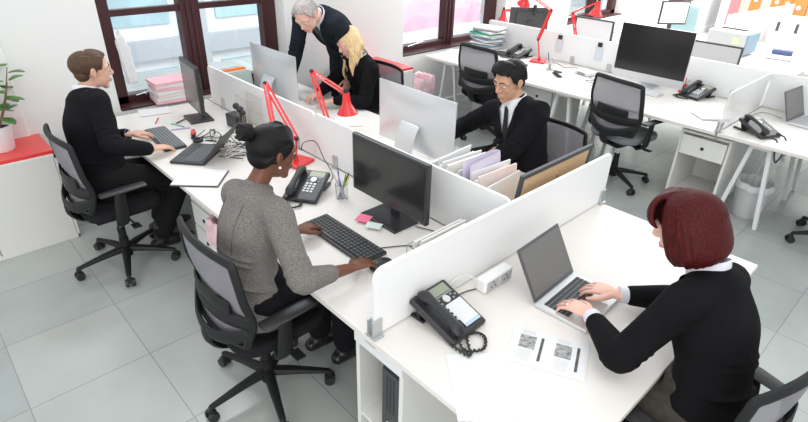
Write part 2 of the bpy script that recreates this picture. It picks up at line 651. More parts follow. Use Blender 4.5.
# second row
desk(-4.52, -3.002, 4.59, 5.62, 'white desk with the stack of files beside the far window')
desk(-2.998, -1.252, 4.59, 5.62, 'white desk carrying the large black-screened computer', sides=(True, False))
desk(-1.232, 0.40, 4.59, 5.62, 'white desk with open laptop at the right edge')
desk(-4.52, -3.002, 5.68, 6.70, 'white desk beyond the second partition, under the red desk lamps')
desk(-2.998, -1.252, 5.68, 6.70, 'white desk beyond the large black-screened computer')
desk(-1.232, 0.40, 5.68, 6.70, 'white desk beyond the laptop at the right edge')
# third row
desk(-4.4, -2.9, 8.0, 8.9, 'far white desk nearest the windows in the third row')
desk(-2.88, -1.3, 7.4, 8.9, 'far white desk with the grey printer')
desk(-1.28, 0.6, 7.4, 8.9, 'far white desk at the right of the third row')
desk(-2.2, -0.9, 10.6, 11.6, 'white desk in the fourth row')


def clamp(parent, p, ax='x'):
    m = MB()
    s = (0.008, 0.05, 0.085) if ax == 'x' else (0.05, 0.008, 0.085)
    for q in (-0.014, 0.014):
        m.box((p[0] + (q if ax == 'x' else 0), p[1] + (0 if ax == 'x' else q), p[2] + 0.04), s)
    s2 = (0.06, 0.05, 0.008) if ax == 'x' else (0.05, 0.06, 0.008)
    m.box((p[0], p[1], p[2] + 0.002), s2)
    m.box((p[0], p[1], p[2] - 0.035), s2)
    m.cyl((p[0], p[1], p[2] - 0.03), (p[0], p[1], p[2] - 0.075), 0.008)
    return m.build('clamp', CLAMP, parent, bevel=0.002)


def screen_x(x0, x1, y, label, top=1.045, clamps=None):
    """divider standing along x"""
    e = empty('desk_divider', ((x0 + x1) / 2, y, DZ), label=label, cat='divider')
    L = x1 - x0
    pts = []
    h = top - DZ
    r = 0.03
    for (cxx, czz, a0) in ((L / 2 - r, h - r, 0), (-L / 2 + r, h - r, 90)):
        for k in range(5):
            a = R(a0 + k * 22.5)
            pts.append((cxx + r * math.cos(a), czz + r * math.sin(a)))
    pts += [(-L / 2, 0.006), (L / 2, 0.006)]
    m = MB().prism(pts, -0.009, 0.009)
    m.xf(Matrix.Rotation(PI / 2, 4, 'X'))
    m.build('panel', SCREENW, e, bevel=0.002)
    for c in (clamps or (-L * .36, L * .36)):
        clamp(e, (c, 0, 0.004), 'y')
    return e


def screen_y(x, y0, y1, label, top=1.045, material=None, clamps=None, r=0.045):
    e = empty('desk_divider', (x, (y0 + y1) / 2, DZ), label=label, cat='divider')
    L = y1 - y0
    h = top - DZ
    pts = []
    for (cxx, czz, a0) in ((L / 2 - r, h - r, 0), (-L / 2 + r, h - r, 90)):
        for k in range(5):
            a = R(a0 + k * 22.5)
            pts.append((cxx + r * math.cos(a), czz + r * math.sin(a)))
    pts += [(-L / 2, 0.006), (L / 2, 0.006)]
    m = MB().prism(pts, -0.009, 0.009)
    m.xf(Matrix.Rotation(PI / 2, 4, 'Z') @ Matrix.Rotation(PI / 2, 4, 'X'))
    m.build('panel', material or SCREENW, e, bevel=0.002)
    for c in (clamps or (-L * .497, L * .485)):
        clamp(e, (0, c, 0.004), 'x')
    return e


screen_x(-4.40, -2.852, 1.89, 'white desk divider behind the left monitor, nearest the window')
screen_x(-2.848, -1.262, 1.89, 'white desk divider behind the middle black monitor')
screen_y(-1.244, 1.04, 2.80, 'white desk divider with the phone and power socket at its foot')
screen_x(-4.45, -3.002, 5.65, 'white divider behind the second red lamp and the pen jar')
screen_x(-2.998, -1.252, 5.65, 'white divider behind the large black-screened computer')
screen_x(-1.232, 0.30, 5.65, 'white divider behind the right-hand laptop')
FROST = mat('frosted_screen', (0.85, 0.86, 0.86), 0.3, alpha=0.55)
screen_y(-1.242, 4.62, 6.45, 'translucent divider between the notebook and the corded phone', material=FROST)


# ================================================================ OFFICE CHAIR (faces +Y)
def make_chair():
    e = empty('office_chair')
    star_c = Vector((0, 0, 0.09))
    for k in range(5):
        a = R(270 + 72 * k)
        d = Vector((math.cos(a), math.sin(a), 0))
        m = MB()
        m.loft([Vector((0, 0, 0.115)) + d * 0.03, Vector((0, 0, 0.105)) + d * 0.15, Vector((0, 0, 0.082)) + d * 0.31],
               [(0.030, 0.026), (0.024, 0.020), (0.016, 0.013)], side=(-d.y, d.x, 0), n=8, sub=3)
        lg = m.build('leg', CHAIRB, e, smooth=True)
        s = Vector((-d.y, d.x, 0))
        c = MB()
        p = d * 0.315
        c.cyl(p + Vector((0, 0, 0.085)), p + Vector((0, 0, 0.05)), 0.012)
        for t in (-1, 1):
            c.cyl(p + s * 0.012 * t + Vector((0, 0, 0.029)), p + s * 0.030 * t + Vector((0, 0, 0.029)), 0.029, 0.026, n=18)
        c.box(p + Vector((0, 0, 0.045)), (0.03, 0.03, 0.03), a)
        c.build('castor', BLACKP, lg, smooth=True)
    g = MB()
    g.cyl((0, 0, 0.06), (0, 0, 0.20), 0.036, 0.030)
    g.cyl((0, 0, 0.20), (0, 0, 0.28), 0.026, 0.026)
    g.build('gas_lift_cover', CHAIRB, e, smooth=True)
    MB().cyl((0, 0, 0.27), (0, 0, 0.40), 0.014).build('gas_lift', CHROME, e, smooth=True)
    m = MB().box((0, -0.02, 0.415), (0.20, 0.26, 0.055))
    m.box((0, -0.02, 0.445), (0.34, 0.30, 0.02))
    mech = m.build('mechanism', CHAIRB, e, bevel=0.008)
    m = MB().cyl((0.10, 0.02, 0.415), (0.25, 0.03, 0.405), 0.006)
    m.box((0.27, 0.03, 0.402), (0.07, 0.05, 0.008))
    m.build('lever', BLACKP, mech, bevel=0.002)
    # seat
    m = MB()
    n = 28
    poly = []
    for i in range(n):
        t = 2 * PI * i / n
        c, s = math.cos(t), math.sin(t)
        poly.append((0.245 * math.copysign(abs(c) ** 0.45, c), 0.02 + 0.235 * math.copysign(abs(s) ** 0.5, s)))
    m.prism(poly, 0.455, 0.515)
    m.build('seat', CHAIRF, e, bevel=0.022, seg=4, smooth=True)
    # back: curved mesh in a loop frame
    def bp(u, v):
        """u -1..1, v 0..1 from bottom to top"""
        z = 0.545 + 0.455 * v
        hw = 0.235 + 0.038 * math.sin(v * PI * 0.9) - 0.01 * v
        y = -0.225 + 0.035 * u * u - 0.035 * (v - 0.35) ** 2 + 0.03 * math.exp(-((v - .3) / .2) ** 2)
        return Vector((u * hw, y, z))
    loop = []
    N = 14
    for i in range(N + 1):
        loop.append(bp(-1 + 2 * i / N, 0 + 0.03 * abs(-1 + 2 * i / N) ** 4))
    for i in range(1, N):
        loop.append(bp(1, 0.03 + 0.94 * i / N))
    for i in range(N + 1):
        loop.append(bp(1 - 2 * i / N, 1 - 0.03 * abs(1 - 2 * i / N) ** 4))
    for i in range(1, N):
        loop.append(bp(-1, 0.97 - 0.94 * i / N))
    loop.append(loop[0])
    loop.append(loop[1])
    MB().loft(loop, [(0.012, 0.019)] * len(loop), n=8, sub=2).build('back_frame', CHAIRB, e, smooth=True)
    m = MB()
    G = [[m.bm.verts.new(bp(-1 + 2 * i / 12, j / 12)) for i in range(13)] for j in range(13)]
    for j in range(12):
        for i in range(12):
            m.bm.faces.new((G[j][i], G[j][i + 1], G[j + 1][i + 1], G[j + 1][i]))
    m.build('mesh_back', MESHG, e, smooth=True, solid=0.004)
    # lumbar support and yoke behind the mesh
    def bq(u, v, off):
        return bp(u, v) + Vector((0, off, 0))
    m = MB()
    m.loft([bq(-0.98, .30, -.008), bq(-.5, .27, -0.03), bq(0, .26, -0.035), bq(.5, .27, -0.03), bq(.98, .30, -.008)],
           [(0.035, 0.010)] * 5, side=(0, 0, 1), n=8)
    m.loft([bq(-0.6, .40, -.02), bq(-.3, .40, -0.03), bq(0, .40, -0.03), bq(.3, .40, -0.03), bq(.6, .40, -.02)],
           [(0.040, 0.008)] * 5, side=(0, 0, 1), n=8)
    m.build('lumbar_support', CHAIRB, e, smooth=True)
    m = MB()
    m.loft([bq(-0.98, .16, -.005), bq(-.5, .05, -0.03), bq(0, .02, -0.04), bq(.5, .05, -0.03), bq(.98, .16, -.005)],
           [(0.035, 0.012)] * 5, side=(0, 0, 1), n=8)
    m.loft([(0, -0.10, 0.42), (0, -0.20, 0.43), (0, -0.26, 0.49), bq(0, .04, -0.04)],
           [(0.05, 0.018), (0.05, 0.018), (0.045, 0.018), (0.04, 0.015)], side=(1, 0, 0), n=8)
    m.build('back_yoke', CHAIRB, e, smooth=True)
    for s in (-1, 1):
        m = MB()
        m.loft([(s * 0.13, -0.03, 0.43), (s * 0.24, -0.04, 0.43), (s * 0.285, -0.04, 0.47), (s * 0.29, -0.03, 0.60),
                (s * 0.29, -0.02, 0.66)],
               [(0.012, 0.03), (0.014, 0.035), (0.016, 0.04), (0.016, 0.035), (0.014, 0.03)], side=(1, 0, 0), n=8)
        ar = m.build('armrest', CHAIRB, e, smooth=True)
        m = MB()
        m.loft([(s * 0.288, -0.13, 0.672), (s * 0.288, 0.0, 0.675), (s * 0.280, 0.13, 0.672)],
               [(0.036, 0.011), (0.042, 0.013), (0.036, 0.011)], side=(1, 0, 0), n=10)
        m.build('arm_pad', BLACKP, ar, smooth=True)
    return e


chair0 = make_chair()


def chair(x, y, deg, label, first=False, grey=False):
    c = chair0 if first else copy_tree(chair0)
    c.location = (x, y, 0)
    c.rotation_euler = (0, 0, R(deg))
    tag(c, label, 'office chair', 'mesh-backed office chairs')
    if grey:
        for k_ in c.children:
            if k_.name.startswith('seat'):
                k_.material_slots[0].link = 'OBJECT'
                k_.material_slots[0].material = CHAIRG
    return c


chair(-3.585, 0.76, 1, 'black office chair under the man in black by the window', True)
chair(-1.93, 0.90, 0, 'mesh-backed office chair under the woman in the grey jacket')
chair(-0.24, 1.78, 79, 'black office chair at the bottom right corner, behind the red-haired woman')
chair(-1.80, 2.87, 182, 'office chair behind the dark-haired man in the suit')
chair(-3.66, 2.99, 180, 'office chair under the blonde woman')
chair(-3.62, 4.66, -2, 'empty office chair in front of the stack of files')
chair(-2.02, 4.66, -12, 'empty office chair facing the large black-screened computer', grey=True)
chair(-0.28, 4.9, 20, 'office chair cut off by the right edge of the picture', grey=True)


# ================================================================ STORAGE, PEDESTALS, BINS
def storage(x, y, w, d, h, rz, label, doors=2, top=REDP, name='storage_cabinet', group=None):
    """front faces +X before rotation; origin at centre of base"""
    e = empty(name, (x, y, 0), rz, label, 'cabinet', group)
    m = MB().box((-0.004, 0, h / 2), (d - 0.008, w, h))
    for sy in (-1, 1):
        m.box((d / 2 + 0.003, sy * (w / 2 - 0.008), h / 2), (0.022, 0.016, h))
    m.box((d / 2 + 0.003, 0, 0.015), (0.022, w, 0.03)).box((d / 2 + 0.003, 0, h - 0.015), (0.022, w, 0.03))
    m.build('body', CABW, e, bevel=0.002)
    for k in range(doors):
        wd = (w - 0.03) / doors
        yy = -w / 2 + 0.015 + wd * (k + .5)
        dr = MB().box((d / 2 + 0.008, yy, h / 2), (0.010, wd - 0.008, h - 0.06)).build('door', CABW, e, bevel=0.002)
        MB().cyl((d / 2 + 0.016, yy + (wd / 2 - 0.05) * (1 if k % 2 == 0 else -1), h * 0.9),
                 (d / 2 + 0.021, yy + (wd / 2 - 0.05) * (1 if k % 2 == 0 else -1), h * 0.9), 0.009).build('lock', CHROME, dr, smooth=True)
    if top:
        MB().box((-0.003, 0, h + 0.012), (d - 0.006, w - 0.004, 0.024)).build('top_panel', top, e, bevel=0.003)
    return e


storage(-4.385, 0.11, 0.99, 0.42, 0.672, 0, 'white two-door cabinet with red top at the left edge')
storage(-4.30, 3.60, 0.62, 0.58, 0.775, 0, 'white cabinet with red top behind the blonde woman')

# open pedestal with computer tower, under the foreground end of the long desk
e = empty('computer_shelf', (-1.215, 1.30, 0), label='open white floor shelf holding the black computer tower', cat='shelf')
for sx in (-0.135, 0.135):
    MB().box((sx, 0, 0.345), (0.022, 0.52, 0.69)).build('side_panel', CABW, e, bevel=0.002)
MB().box((0, 0, 0.685), (0.248, 0.50, 0.02)).build('top_panel', CABW, e)
MB().box((0, 0, 0.20), (0.248, 0.50, 0.02)).build('shelf_board', CABW, e)
MB().box((0, 0.25, 0.345), (0.248, 0.018, 0.65)).build('back_panel', CABW, e)
MB().box((0, -0.262, 0.665), (0.292, 0.012, 0.055)).build('apron', LEGW, e, bevel=0.002)
e = empty('computer_tower', (-1.155, 1.24, 0.212), label='black desktop computer tower in the white floor shelf', cat='computer')
MB().box((0, 0, 0.19), (0.115, 0.36, 0.38)).build('case', BLACKS, e, bevel=0.008)
m = MB().box((0, -0.183, 0.19), (0.103, 0.008, 0.36))
for k in range(3):
    m.box((-0.02 + 0.02 * k, -0.189, 0.25), (0.004, 0.006, 0.20))
m.build('front_panel', DARKG, e, bevel=0.002)
MB().cyl((0, -0.185, 0.085), (0, -0.196, 0.085), 0.016).build('power_button', CHROME, e, smooth=True)


def drawer_unit(x, y, rz, label, w=0.40, d=0.55, h=0.60, open_low=True):
    e = empty('drawer_unit', (x, y, 0), rz, label, 'drawer unit', 'white drawer units under the desks')
    for sx in (-1, 1):
        MB().box((sx * (w / 2 - 0.01), 0, h / 2 + 0.05), (0.02, d, h + 0.02)).build('side_panel', CABW, e, bevel=0.002)
    MB().box((0, 0, h + 0.05), (w - 0.044, d, 0.018)).build('top_panel', CABW, e)
    MB().box((0, d / 2 - 0.01, h / 2 + 0.05), (w - 0.044, 0.016, h - 0.03)).build('back_panel', CABW, e)
    MB().box((0, 0, 0.07), (w - 0.044, d - 0.04, 0.018)).build('base_panel', CABW, e)
    for k, zz in enumerate((h - 0.06,) if open_low else (h - 0.06, h - 0.24, h - 0.42)):
        dr = MB().box((0, -d / 2 - 0.006, zz), (w - 0.05, 0.018, 0.165)).build('drawer', CABW, e, bevel=0.003)
        MB().cyl((0, -d / 2 - 0.014, zz), (0, -d / 2 - 0.020, zz), 0.014).build('finger_hole', BLACKP, dr)
    for sx in (-1, 1):
        for sy in (-1, 1):
            MB().cyl((sx * (w / 2 - 0.05), sy * (d / 2 - 0.06), 0.0), (sx * (w / 2 - 0.05), sy * (d / 2 - 0.06), 0.06), 0.022,
                     n=12).build('castor', BLACKP, e, smooth=True)
    return e


drawer_unit(-1.33, 4.96, 0, 'white drawer unit with round finger hole beside the waste bin')
drawer_unit(-3.08, 5.12, 0, 'white drawer unit under the desk behind the dark-haired man')
drawer_unit(-3.16, 1.46, 0, 'white drawer unit under the desk between the man in black and the woman', open_low=False)
drawer_unit(-3.92, 5.32, 0, 'white drawer unit under the stack of files', open_low=False)
drawer_unit(-1.72, 7.12, 0, 'white drawer unit top seen beyond the second partition', w=0.8, d=0.5, h=0.72)


def round_bin(x, y, label, r=0.132, h=0.31):
    e = empty('waste_bin', (x, y, 0), label=label, cat='waste bin')
    MB().lathe([(0.001, 0.004), (r * .78, 0.0), (r * .82, 0.01), (r, h), (r + .008, h), (r + .008, h - 0.02), (r - 0.006, h - 0.004),
                (r * .8, 0.014), (0.001, 0.012)]).build('bucket', mat('bin_grey', (0.62, 0.62, 0.62), 0.5), e, smooth=True)
    m = MB()
    n = 36
    prof = [(r + 0.012, h - 0.05), (r + 0.013, h - 0.02), (r + 0.012, h + 0.004), (r - 0.006, h + 0.004), (r - 0.014, h - 0.1), (r - 0.04, 0.05)]
    rings = []
    for (rr, z) in prof:
        rings.append([m.bm.verts.new(((rr + 0.004 * math.sin(i * 2.4)) * math.cos(2 * PI * i / n),
                                      (rr + 0.004 * math.sin(i * 2.4)) * math.sin(2 * PI * i / n), z + 0.006 * math.sin(i * 1.3)))
                      for i in range(n)])
    for j in range(len(rings) - 1):
        for i in range(n):
            k = (i + 1) % n
            m.bm.faces.new((rings[j][i], rings[j][k], rings[j + 1][k], rings[j + 1][i]))
    m.build('bin_liner', mat('liner', (0.72, 0.73, 0.74), 0.35), e, smooth=True)
    return e


round_bin(-0.925, 4.93, 'round grey waste bin with liner behind the red-haired woman')
e = empty('wicker_basket', (-2.72, 4.86, 0), label='round brown basket on the floor behind the dark-haired man', cat='basket')
MB().lathe([(0.001, 0.01), (0.13, 0.0), (0.155, 0.12), (0.165, 0.20), (0.15, 0.20), (0.13, 0.03), (0.001, 0.02)]).build(
    'basket_body', WOODB, e, smooth=True)
for (x, y, z0, rz, lb) in ((-2.80, 1.21, 0.0, 0.1, 'waste bin with a pink bag under the desk beside the woman in grey'),
                           (-4.24, 4.24, 0.0, 0.05, 'waste bin with a pink bag beside the red-topped cabinet')):
    e = empty('bag_bin', (x, y, z0), rz, lb, 'waste bin')
    h = 0.52 if x > -4 else 0.60
    MB().lathe([(0.001, 0.0), (0.14, 0.0), (0.165, h), (0.155, h), (0.13, 0.02), (0.001, 0.02)], n=4).xf(
        Matrix.Rotation(PI / 4, 4, 'Z')).build('bucket', LEGW, e, bevel=0.01)
    m = MB()
    n = 40
    rings = []
    for (rr, z) in ((0.182, h - 0.17), (0.188, h - 0.10), (0.182, h - 0.02), (0.172, h + 0.012), (0.145, h + 0.0), (0.12, h - 0.15)):
        ring = []
        for i in range(n):
            t = 2 * PI * i / n
            q = rr * 0.86 / max(abs(math.cos(t)), abs(math.sin(t))) ** 0.8
            q += 0.006 * math.sin(i * 2.1 + z * 30)
            ring.append(m.bm.verts.new((q * math.cos(t) * .8, q * math.sin(t) * .8, z + 0.008 * math.sin(i * 1.7))))
        rings.append(ring)
    for j in range(len(rings) - 1):
        for i in range(n):
            k = (i + 1) % n
            m.bm.faces.new((rings[j][i], rings[j][k], rings[j + 1][k], rings[j + 1][i]))
    m.build('bin_liner', PINKBAG, e, smooth=True)


# ================================================================ COMPUTERS
def monitor(x, y, rz, w, h, zc, label, face=SCREEN, base=(0.26, 0.18)):
    """screen faces -Y"""
    e = empty('monitor', (x, y, DZ), rz, label, 'monitor')
    z = zc - DZ
    MB().box((0, 0, z), (w, 0.03, h)).build('casing', BEZEL, e, bevel=0.006)
    m = MB().box((0, 0.022, z), (w * 0.7, 0.03, h * 0.65))
    m.build('rear_shell', BEZEL, e, bevel=0.012)
    MB().box((0, -0.0155, z + 0.003), (w - 0.036, 0.002, h - 0.042)).build('screen', face, e)
    m = MB().box((0, 0.045, (z - 0.05) / 2 + 0.02), (0.06, 0.02, z + 0.02))
    m.build('stand_neck', BLACKS, e, bevel=0.005)
    MB().box((0, 0.01, 0.007), (base[0], base[1], 0.014)).build('stand_base', BLACKS, e, bevel=0.004)
    MB().box((w * .42, -0.016, z - h / 2 + 0.009), (0.012, 0.002, 0.004)).build('power_light', GREYP, e)
    return e


monitor(-1.90, 1.70, 0, 0.585, 0.335, 0.985, 'black widescreen monitor in front of the woman in the grey jacket', base=(0.28, 0.19))
monitor(-4.07, 1.60, R(-8), 0.42, 0.36, 1.00, 'black monitor in front of the man by the window', face=SCREENG, base=(0.22, 0.18))
monitor(-4.31, 6.30, 4, 0.52, 0.32, 0.99, 'dark monitor with webcam beyond the second partition', face=BLUEG)
monitor(-3.34, 6.25, 0, 0.50, 0.30, 1.00, 'pale-screened monitor beyond the second partition under a red lamp', face=mat('pale_screen', (0.62, 0.66, 0.68), 0.3))
monitor(-1.97, 6.30, 0, 0.54, 0.32, 0.93, 'pale grey monitor to the right of the large computer, beyond the partition', face=mat('light_grey_screen', (0.42, 0.42, 0.43), 0.3))
monitor(-3.30, 8.4, 0.9, 0.42, 0.32, 1.03, 'far monitor standing edge-on in the third row', face=mat('pale_screen', (0.6, 0.6, 0.6)))


def imac(x, y, rz, w, label, lift=0.0, hh=None):
    """screen faces -Y, back +Y, thin aluminium all-in-one"""
    e = empty('all_in_one_computer', (x, y, DZ), rz, label, 'computer')
    h = hh or w * 0.58
    z0 = 0.085 + lift
    m = MB()
    nx, nz = 16, 12
    fr = [[None] * (nx + 1) for _ in range(nz + 1)]
    bk = [[None] * (nx + 1) for _ in range(nz + 1)]
    for j in range(nz + 1):
        for i in range(nx + 1):
            u, v = -1 + 2 * i / nx, -1 + 2 * j / nz
            t = 0.006 + 0.034 * (1 - u * u) ** 0.8 * (1 - v * v) ** 0.8 if abs(u) < 1 and abs(v) < 1 else 0.006
            px, pz = u * w / 2, z0 + h / 2 + v * h / 2
            fr[j][i] = m.bm.verts.new((px, 0, pz))
            bk[j][i] = m.bm.verts.new((px, t, pz))
    for j in range(nz):
        for i in range(nx):
            m.bm.faces.new((fr[j][i], fr[j][i + 1], fr[j + 1][i + 1], fr[j + 1][i]))
            m.bm.faces.new((bk[j][i + 1], bk[j][i], bk[j + 1][i], bk[j + 1][i + 1]))
    for j in range(nz):
        for i in (0, nx):
            m.bm.faces.new((fr[j][i], fr[j + 1][i], bk[j + 1][i], bk[j][i]))
    for i in range(nx):
        for j in (0, nz):
            m.bm.faces.new((fr[j][i], fr[j][i + 1], bk[j][i + 1], bk[j][i]))
    m.build('casing', ALU, e, smooth=True)
    MB().box((0, -0.002, z0 + h * .575), (w - 0.006, 0.004, h * .845)).build('screen', SCREEN, e, bevel=0.001)
    m = MB()
    m.loft([(0, 0.045, z0 + 0.19), (0, 0.085, z0 + 0.12), (0, 0.115, 0.05), (0, 0.115, 0.012)],
           [(0.085, 0.004)] * 3 + [(0.095, 0.004)], side=(1, 0, 0), n=12)
    m.build('stand_neck', ALU, e, smooth=True)
    MB().box((0, 0.02, 0.004), (0.21, 0.20, 0.008)).build('stand_base', ALU, e, bevel=0.003)
    return e


imac(-3.93, 2.235, PI, 0.69, 'silver computer seen from behind, in front of the blonde woman')
imac(-2.38, 2.35, PI, 0.70, 'silver computer seen from behind, in front of the dark-haired man')
imac(-2.235, 5.42, 0.02, 0.71, 'large silver computer with a black glass screen on the second row', lift=-0.045, hh=0.53)


def laptop(x, y, rz, w, d, label, body=ALU, keys=KEYS, face=SCREEN, open_deg=110, rim=ALUD, feet=True):
    """hinge at +Y side, user at -Y"""
    e = empty('laptop', (x, y, DZ + 0.001), rz, label, 'laptop')
    b = MB().box((0, 0, 0.009), (w, d, 0.016)).build('base', body, e, bevel=0.004)
    m = MB()
    rows, cols = 6, 14
    kw, kd = (w * .86) / cols, (d * .48) / rows
    for r_ in range(rows):
        for c_ in range(cols):
            if r_ == 0 and 4 <= c_ <= 8:
                if c_ == 6:
                    m.box((-w * .43 + kw * 6.5, d * .5 - 0.035 - kd * (rows - .5), 0.0182), (kw * 4.8, kd * .84, 0.003))
                continue
            m.box((-w * .43 + kw * (c_ + .5), d * .5 - 0.035 - kd * (rows - r_ - .5), 0.0182), (kw * .84, kd * .84, 0.003))
    m.build('keyboard', keys, b)
    MB().box((0, -d * .30, 0.0175), (w * .30, d * .30, 0.0012)).build('touchpad', mat('touchpad', (0.5, 0.5, 0.5), 0.4) if body is ALU else BLACKS, b)
    a = R(open_deg)
    lid = bpy.data.objects.new('lid', None)
    COL.objects.link(lid)
    lid.parent = e
    lid.location = (0, d / 2 - 0.004, 0.018)
    lid.rotation_euler = (-(a - PI), 0, 0) if False else (PI - a + PI, 0, 0)
    # lid local: closed lies towards -Y; angle opens upward
    lid.rotation_euler = (-a, 0, 0)
    MB().box((0, -d / 2, 0.0), (w, d, 0.007)).build('lid_shell', rim, lid, bevel=0.003)
    MB().box((0, -d / 2 - 0.002, -0.0042), (w - 0.026, d - 0.03, 0.0012)).build('screen', face, lid)
    return e


laptop(-0.82, 1.848, R(93), 0.335, 0.245, 'open silver laptop on which the red-haired woman types', face=SCREENG, open_deg=120)
laptop(-3.385, 1.295, R(-50), 0.33, 0.235, 'open black laptop beside the keyboard of the man in black', body=BLACKS, keys=KEYG,
       face=SCREENG, open_deg=128, rim=BLACKS)
laptop(-0.80, 5.44, R(83), 0.35, 0.25, 'open silver laptop at the right edge in the second row', face=SCREENG, open_deg=112, keys=mat('key_pale', (0.5, 0.5, 0.5)))


def keyboard(x, y, rz, w, d, label, body=KEYS, keycol=KEYG, rows=6, cols=20):
    e = empty('keyboard', (x, y, DZ + 0.001), rz, label, 'keyboard')
    b = MB().box((0, 0, 0.009), (w, d, 0.018)).build('base', body, e, bevel=0.004)
    m = MB()
    kw, kd = (w - .02) / cols, (d - .025) / rows
    for r_ in range(rows):
        for c_ in range(cols):
            if c_ in (14, 18) and cols >= 18 and False:
                continue
            if r_ == 0 and 4 <= c_ <= 9:
                if c_ == 6:
                    m.box((-w / 2 + .01 + kw * 7, -d / 2 + .012 + kd * .5, 0.021), (kw * 5.8, kd * .8, 0.008))
                continue
            m.box((-w / 2 + .01 + kw * (c_ + .5) + (0.004 if c_ > 14 else 0), -d / 2 + .012 + kd * (r_ + .5), 0.021),
                  (kw * .78, kd * .78, 0.008))
    m.build('keys', keycol, e)
    return e


KEYBK = mat('keycap_black', (0.05, 0.05, 0.052), 0.45)
keyboard(-1.895, 1.385, R(0), 0.50, 0.155, 'black full-size keyboard under the hands of the woman in grey', body=BLACKS, keycol=KEYBK)
keyboard(-3.80, 1.235, R(-4), 0.47, 0.15, 'black keyboard with pale keys under the hands of the man in black', body=BLACKS,
         keycol=mat('keycap_grey', (0.20, 0.21, 0.22), 0.4))
keyboard(-2.12, 5.20, R(-3), 0.30, 0.12, 'small white keyboard in front of the large computer', body=ALU, keycol=PAPER, cols=15)
keyboard(-3.95, 2.56, R(180), 0.30, 0.12, 'small white keyboard under the blonde woman hands', body=ALU, keycol=PAPER, cols=15)
keyboard(-2.30, 2.66, R(180), 0.30, 0.12, 'small white keyboard in front of the dark-haired man', body=ALU, keycol=PAPER, cols=15)


def mouse(x, y, rz, label, m_=BLACKP):
    o = MB().loft([(0, -0.055, 0.012), (0, -0.03, 0.018), (0, 0.015, 0.02), (0, 0.05, 0.012)],
                  [(0.026, 0.011), (0.031, 0.017), (0.030, 0.018), (0.022, 0.010)], side=(1, 0, 0), n=14).build('computer_mouse', m_, smooth=True)
    o.location = (x, y, DZ + 0.002)
    o.rotation_euler = (0, 0, rz)
    tag(o, label, 'mouse')
    return o


mouse(-1.585, 1.375, R(5), 'black mouse under the right hand of the woman in grey')
mouse(-3.45, 1.14 + 3.93, R(10), 'small dark mouse in front of the pen jar', BLACKP)
mouse(-2.62, 5.32, 0, 'white mouse left of the large computer', PAPER)


